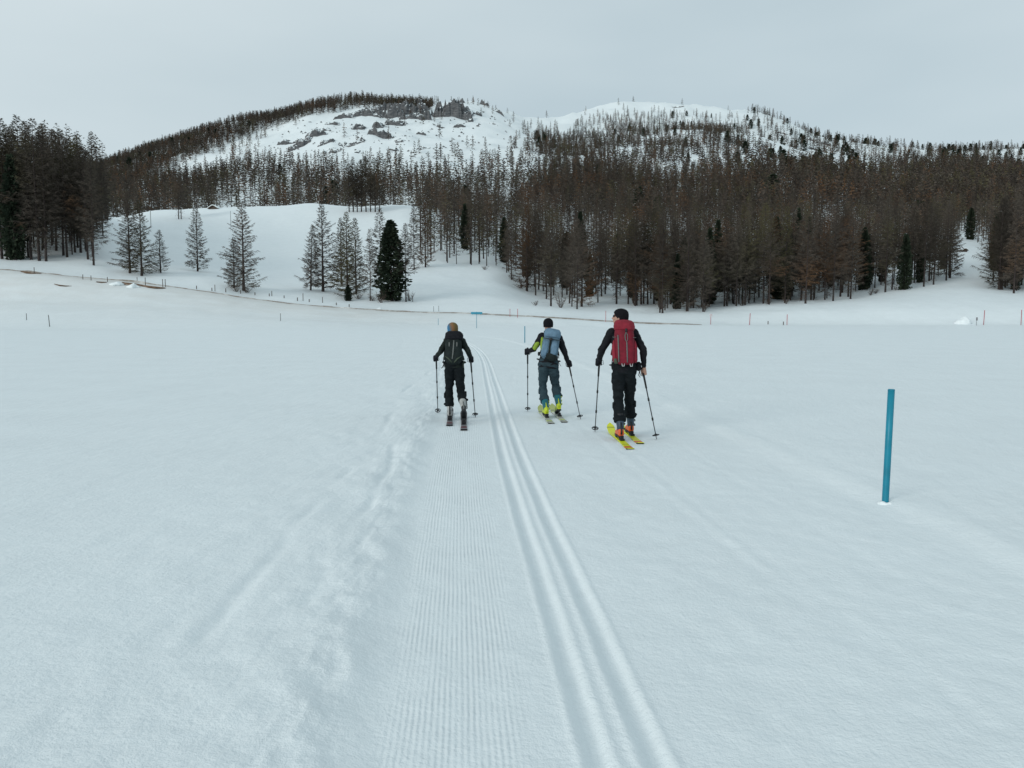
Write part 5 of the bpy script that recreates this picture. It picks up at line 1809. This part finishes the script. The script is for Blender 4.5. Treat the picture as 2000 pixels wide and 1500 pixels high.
root, shm, acr, sp, fw = skier(J, dict(label="person in black jacket and trousers with red backpack, head turned left", seed=3, jacket=M_BLACK, trousers=M_BLACKP, hat=M_KNIT, shades=True, hair=True,
                                       gloveL=True, gloveR=False, bootL=(M_ORANGE, M_BOOTB, M_DARKG), bootR=(M_ORANGE, M_BOOTB, M_DARKG)))
make_ski("ski", mL, R(2), M_SKI_Y, "left neon yellow ski under the red-backpack skier")
make_ski("ski", mR, R(2), M_SKI_Y, "right neon yellow ski under the red-backpack skier")
make_pole(J['grL'], J['tipL'], Vector((1, 0, 0)), "left ski pole held by the red-backpack skier")
make_pole(J['grR'], J['tipR'], Vector((-1, 0, 0)), "right ski pole held by the red-backpack skier")
K = Y0 / FPX
c = J['pelvis'].lerp(shm, 0.635) - fw * 0.11
P = pack_frame(c, acr * 0.92, sp, -fw)
pr = empty("backpack", c); tag(pr, "tall red hiking backpack with grey trim on the right skier", "backpack", "backpacks worn by the skiers")
zb, zt = -0.275, 0.20
part("main_bag", panel(P, [(zb, 0.085, -0.07, 0.06, 0), (zb + 0.02, 0.128, -0.08, 0.085, 0), (zb + 0.08, 0.148, -0.085, 0.095, 0), (-0.05, 0.152, -0.09, 0.105, 0), (0.10, 0.148, -0.09, 0.105, 0), (zt, 0.138, -0.088, 0.098, 0), (zt + 0.04, 0.120, -0.085, 0.085, 0)]), M_RED, pr, voxel=0.009, smooth_it=3, wrinkle=(0.006, 9, 11, 2))
part("lid", panel(P, [(0.185, 0.118, -0.085, 0.09, 0.004), (0.200, 0.148, -0.09, 0.118, 0.004), (0.245, 0.158, -0.09, 0.128, 0.004), (0.300, 0.150, -0.085, 0.118, 0.004), (0.335, 0.118, -0.075, 0.085, 0.0)]), M_REDL, pr, voxel=0.009, smooth_it=3, wrinkle=(0.007, 9, 12, 5))
for sg in (-1, 1):
    part("side_pocket", panel(P, [(zb + 0.03, 0.020, -0.075, 0.05, 0.150 * sg), (zb + 0.06, 0.032, -0.078, 0.068, 0.155 * sg), (-0.02, 0.030, -0.08, 0.066, 0.158 * sg), (0.06, 0.014, -0.08, 0.05, 0.150 * sg)]), M_REDL if sg < 0 else M_RED, pr, voxel=0.008, smooth_it=3)
    part("side_strap", strip(P, [(0.150 * sg, -0.02, 0.10), (0.168 * sg, -0.10, 0.10), (0.13 * sg, -0.195, 0.09)], 0.009), M_GREYT, pr)
    xs_ = -0.100 if sg < 0 else 0.026
    part("trim_strip", strip(P, ([(xs_, -0.192, 0.12)] if sg < 0 else []) + [(xs_, -0.201, 0.03), (xs_, -0.200, -0.05), (xs_, -0.194, -0.14), (xs_, -0.176, -0.25)], 0.008, 0.004), M_GREYT, pr)
part("pocket_zip", strip(P, [(0.02, -0.200, 0.16), (0.004, -0.203, 0.12), (0.006, -0.203, 0.06), (0.022, -0.203, 0.03), (0.040, -0.203, 0.06), (0.042, -0.203, 0.12), (0.022, -0.200, 0.16)], 0.006, 0.004), M_GREYT, pr)
part("lid_buckle", Soup().box(P(0.022, -0.208, 0.185), (0.028, 0.012, 0.05)), M_DARKG, pr)
for x in (-0.035, 0.085):
    part("ice_axe_loop", Soup().tube([P(x - 0.018, -0.15, zb + 0.01), P(x - 0.014, -0.165, zb - 0.025), P(x + 0.014, -0.165, zb - 0.025), P(x + 0.018, -0.15, zb + 0.01)], 0.006, 6), M_PALEG, pr)
part("mesh_pocket", panel(P, [(zb + 0.01, 0.025, -0.10, 0.06, -0.135), (zb + 0.07, 0.028, -0.105, 0.064, -0.145), (zb + 0.075, 0.026, -0.105, 0.062, -0.145)]), M_OLIVE, pr)
part("loose_strap", strip(P, [(-0.16, -0.04, -0.05), (-0.175, -0.05, -0.15), (-0.19, -0.03, -0.24), (-0.198, -0.02, -0.30)], 0.006, 0.003), M_DARKG, pr)
part("haul_loop", Soup().tube([P(-0.03, 0.0, 0.25), P(-0.02, -0.01, 0.35), P(0.02, -0.01, 0.35), P(0.03, 0.0, 0.25)], 0.006, 6), M_DARKG, pr)
strap_set(pr, shm, acr, sp, fw, 0.17, M_RED, J['pelvis'].lerp(shm, 0.08), 0.185, M_BLACK)
# belt bag on the right hip
hb = J['pelvis'] + acr * 0.20 + sp * 0.03
bb = empty("hip_bag", hb); tag(bb, "small black pouch on the right hip of the red-backpack skier", "pouch")
part("pouch", Soup().box(hb, (0.07, 0.12, 0.13), None, 0.3), M_BLACK, bb, voxel=0.008, smooth_it=3)
part("dangling_strap", Soup().tube([hb + Vector((0.01, -0.04, -0.06)), hb + Vector((-0.005, -0.05, -0.12)), hb + Vector((0.02, -0.04, -0.15))], (0.005), 6), M_DARKG, bb)

# ------------------------------------------------------------------ skier with the blue pack
Y0 = 13.6
J = skier_joints(Y0, dict(pelvis=(1071, 711, 0), neck=(1071, 647, 0.16), head=(1070.5, 635.5, 0.20), shL=(1058, 657, 0.10), shR=(1091.5, 660, 0.06), elL=(1043, 682, 0.12), wrL=(1035, 685, 0.34), grL=(1030.5, 687, 0.40), elR=(1102, 686, -0.06), wrR=(1108, 704, 0.06), grR=(1111, 711, 0.12),
                          hipL=(1062, 717, 0.0), hipR=(1080.5, 717, 0.0), knL=(1060, 757, 0.12), knR=(1085, 753, 0.24)), dict(look=Vector((-0.10, 0.99, 0.0)), hemL=0.64, hemR=0.58))
mL = ground_pt(1066.5, 817.5); mL.y += 0.13; mL.z = ground_z(mL.x, mL.y)
mR = ground_pt(1091, 815); mR.y += 0.13; mR.z = ground_z(mR.x, mR.y)
feet(J, 'L', mL, R(4)); feet(J, 'R', mR, R(4), R(13))
J['tipL'] = ground_pt(1030.7, 803.5); J['tipR'] = ground_pt(1134, 819)
root, shm, acr, sp, fw = skier(J, dict(label="person with blue backpack, slate trousers and lime sleeve, walking in the middle", seed=13, k=0.98, jacket=M_BLACK, trousers=M_SLATE, hat=M_KNIT, lime=True,
                                       gloveL=True, gloveR=True, bootL=(M_LIMEB, M_TEALB, M_LIMEB), bootR=(M_LIMEB, M_TEALB, M_LIMEB)))
make_ski("ski", mL, R(4), M_SKI_W, "left pale lime-tipped ski under the blue-backpack skier")
make_ski("ski", mR, R(4), M_SKI_W, "right pale lime-tipped ski under the blue-backpack skier")
make_pole(J['grL'], J['tipL'], Vector((1, 0, 0)), "left ski pole held upright by the blue-backpack skier")
make_pole(J['grR'], J['tipR'], Vector((-1, 0, 0)), "right ski pole slanting beside the blue-backpack skier")
c = J['pelvis'].lerp(shm, 0.61) - fw * 0.10 + acr * 0.03
tilt = Matrix.Rotation(R(5), 3, fw)
P = pack_frame(c, tilt @ acr, tilt @ sp, -fw)
pr = empty("backpack", c); tag(pr, "pale blue backpack with black compression strap on the middle skier", "backpack", "backpacks worn by the skiers")
part("main_bag", panel(P, [(-0.225, 0.075, -0.07, 0.06, -0.02), (-0.205, 0.118, -0.08, 0.085, -0.012), (-0.14, 0.142, -0.085, 0.098, -0.006), (-0.02, 0.146, -0.088, 0.105, 0), (0.10, 0.140, -0.088, 0.100, 0), (0.17, 0.128, -0.085, 0.090, 0)]), M_BLUED, pr, voxel=0.009, smooth_it=3, wrinkle=(0.006, 9, 11, 22))
for sg in (-1, 1):
    part("front_pocket", panel(P, [(-0.20 if sg < 0 else -0.15, 0.032, -0.16, 0.02, 0.075 * sg - 0.01), (-0.17 if sg < 0 else -0.13, 0.050, -0.165, 0.036, 0.078 * sg - 0.006), (-0.05, 0.052, -0.172, 0.034, 0.076 * sg), (0.05, 0.050, -0.172, 0.030, 0.074 * sg), (0.085, 0.036, -0.165, 0.018, 0.072 * sg)]), M_BLUE, pr, voxel=0.008, smooth_it=3, wrinkle=(0.005, 9, 9, 30 + sg))
    part("side_strap", strip(P, [(0.13 * sg, -0.02, 0.13), (0.155 * sg, -0.10, 0.12), (0.09 * sg, -0.205, 0.105), (0.0, -0.212, 0.10)], 0.013, 0.005), M_DARKG, pr)
part("lid", panel(P, [(0.135, 0.110, -0.085, 0.09, 0), (0.150, 0.136, -0.09, 0.118, 0), (0.20, 0.143, -0.09, 0.126, 0), (0.26, 0.138, -0.085, 0.118, 0), (0.295, 0.108, -0.075, 0.085, 0)]), M_BLUE, pr, voxel=0.009, smooth_it=3, wrinkle=(0.007, 9, 12, 25))
part("centre_buckle", Soup().box(P(0.0, -0.216, 0.10), (0.05, 0.018, 0.045)), M_DARKG, pr)
part("centre_strap", strip(P, [(0.0, -0.212, 0.09), (0.0, -0.19, -0.02), (0.004, -0.188, -0.12), (0.0, -0.16, -0.22)], 0.018, 0.005), M_CHAR, pr)
part("bottom_panel", panel(P, [(-0.245, 0.07, -0.07, 0.055, 0.03), (-0.225, 0.10, -0.085, 0.085, 0.03), (-0.16, 0.105, -0.088, 0.108, 0.035), (-0.13, 0.08, -0.09, 0.108, 0.035)]), M_CHAR, pr, voxel=0.009, smooth_it=3)
part("haul_loop", Soup().tube([P(-0.03, 0.0, 0.20), P(-0.02, -0.01, 0.31), P(0.02, -0.01, 0.31), P(0.03, 0.0, 0.20)], 0.006, 6), M_DARKG, pr)
part("loose_strap", strip(P, [(0.12, -0.06, -0.19), (0.16, -0.05, -0.22), (0.20, -0.03, -0.27), (0.225, -0.02, -0.295)], 0.010, 0.004), M_DARKG, pr)
part("belt_buckle", Soup().box(P(0.155, -0.03, -0.15), (0.03, 0.03, 0.05)), M_PALEG, pr)
part("belt_pocket", Soup().box(P(-0.185, 0.02, -0.15), (0.04, 0.08, 0.07), None, 0.3), M_CHAR, pr, voxel=0.008, smooth_it=3)
strap_set(pr, shm, acr, sp, fw, 0.165, M_CHAR, J['pelvis'].lerp(shm, 0.14), 0.185, M_CHAR)

# ------------------------------------------------------------------ skier with the charcoal pack
Y0 = 13.1
J = skier_joints(Y0, dict(pelvis=(887, 713, 0), neck=(885, 656, 0.16), head=(884, 645, 0.22), shL=(873, 667, 0.09), shR=(902, 667, 0.09), elL=(861.5, 685, -0.02), wrL=(854, 694, 0.20), grL=(852, 700, 0.27), elR=(914, 686, -0.06), wrR=(918.5, 696, 0.12), grR=(919.2, 702, 0.18),
                          hipL=(879, 718, 0.0), hipR=(896.5, 718, 0.0), knL=(877, 763, 0.16), knR=(900, 764, 0.12)), dict(look=Vector((-0.22, 0.97, -0.02)), hemL=0.77, hemR=0.62))
mL = ground_pt(877.5, 821); mL.y += 0.13; mL.z = ground_z(mL.x, mL.y)
mR = ground_pt(905, 829); mR.y += 0.13; mR.z = ground_z(mR.x, mR.y)
feet(J, 'L', mL, R(4)); feet(J, 'R', mR, R(3.5), R(30))
J['tipL'] = ground_pt(855.2, 806.5); J['tipR'] = ground_pt(928.5, 815)
root, shm, acr, sp, fw = skier(J, dict(label="person in dark clothes with charcoal backpack and colourful hat at left", seed=23, k=0.92, jacket=M_NAVYJ, trousers=M_BLACKP, hat=M_HAT, hair=True, hatk=1.12,
                                       gloveL=True, gloveR=True, bootL=(M_WHITEB, M_PALEG, M_DARKG), bootR=(M_DKBOOT, M_WHITEB, M_GREYT)))
make_ski("ski", mL, R(4), M_SKI_D, "left dark ski under the skier with the charcoal backpack")
make_ski("ski", mR, R(3.5), M_SKI_D, "right dark ski under the skier with the charcoal backpack")
make_pole(J['grL'], J['tipL'], Vector((1, 0, 0)), "left ski pole of the skier with the charcoal backpack")
make_pole(J['grR'], J['tipR'], Vector((-1, 0, 0)), "right ski pole of the skier with the charcoal backpack")
c = J['pelvis'].lerp(shm, 0.60) - fw * 0.095
P = pack_frame(c, acr, sp, -fw)
pr = empty("backpack", c); tag(pr, "charcoal backpack with grey stripe and olive lower straps on the left skier", "backpack", "backpacks worn by the skiers")
part("main_bag", panel(P, [(-0.255, 0.06, -0.065, 0.05, 0), (-0.235, 0.105, -0.075, 0.078, 0), (-0.16, 0.132, -0.08, 0.092, 0), (-0.02, 0.136, -0.085, 0.100, 0), (0.10, 0.134, -0.085, 0.100, 0), (0.17, 0.124, -0.082, 0.090, 0)]), M_CHAR, pr, voxel=0.009, smooth_it=3, wrinkle=(0.006, 9, 11, 42))
part("lid", panel(P, [(0.135, 0.110, -0.085, 0.09, 0.006), (0.150, 0.142, -0.09, 0.118, 0.006), (0.19, 0.152, -0.09, 0.126, 0.006), (0.245, 0.146, -0.085, 0.118, 0.01), (0.285, 0.105, -0.07, 0.080, 0.012)]), M_BLACK, pr, voxel=0.009, smooth_it=3, wrinkle=(0.008, 9, 12, 45))
part("zip_stripe", strip(P, [(0.012, -0.190, 0.12), (0.008, -0.192, 0.03), (0.0, -0.188, -0.08), (-0.012, -0.172, -0.18)], 0.010, 0.004), M_GREYT, pr)
for sg in (-1, 1):
    part("tool_strap", strip(P, [(0.062 * sg, -0.186, 0.09), (0.062 * sg, -0.190, 0.02)], 0.009, 0.004), M_GREYT, pr)
    part("compression_strap", strip(P, [(0.132 * sg, -0.05, -0.10), (0.128 * sg, -0.13, -0.13), (0.07 * sg, -0.180, -0.18), (0.018 * sg, -0.150, -0.235)], 0.012, 0.005), M_OLIVE, pr)
    part("side_pocket", panel(P, [(-0.20, 0.016, -0.07, 0.045, 0.125 * sg), (-0.17, 0.026, -0.072, 0.06, 0.132 * sg), (-0.06, 0.024, -0.075, 0.06, 0.134 * sg), (-0.02, 0.010, -0.075, 0.045, 0.13 * sg)]), M_CHAR, pr, voxel=0.008, smooth_it=3)
    part("strap_loop", Soup().tube([P(0.13 * sg, -0.03, -0.08), P(0.165 * sg, -0.03, -0.13), P(0.168 * sg, -0.02, -0.22), P(0.158 * sg, -0.01, -0.30), P(0.145 * sg, 0.0, -0.22)], 0.006, 6), M_OLIVE if sg > 0 else M_DARKG, pr)
part("loose_strap", strip(P, [(-0.155, -0.03, -0.20), (-0.165, -0.03, -0.26), (-0.185, -0.03, -0.30), (-0.20, -0.03, -0.31)], 0.007, 0.003), M_DARKG, pr)
part("haul_loop", Soup().tube([P(-0.03, 0.0, 0.19), P(-0.02, -0.01, 0.30), P(0.02, -0.01, 0.30), P(0.03, 0.0, 0.19)], 0.006, 6), M_DARKG, pr)
strap_set(pr, shm, acr, sp, fw, 0.15, M_CHAR, J['pelvis'].lerp(shm, 0.12), 0.175, M_CHAR)
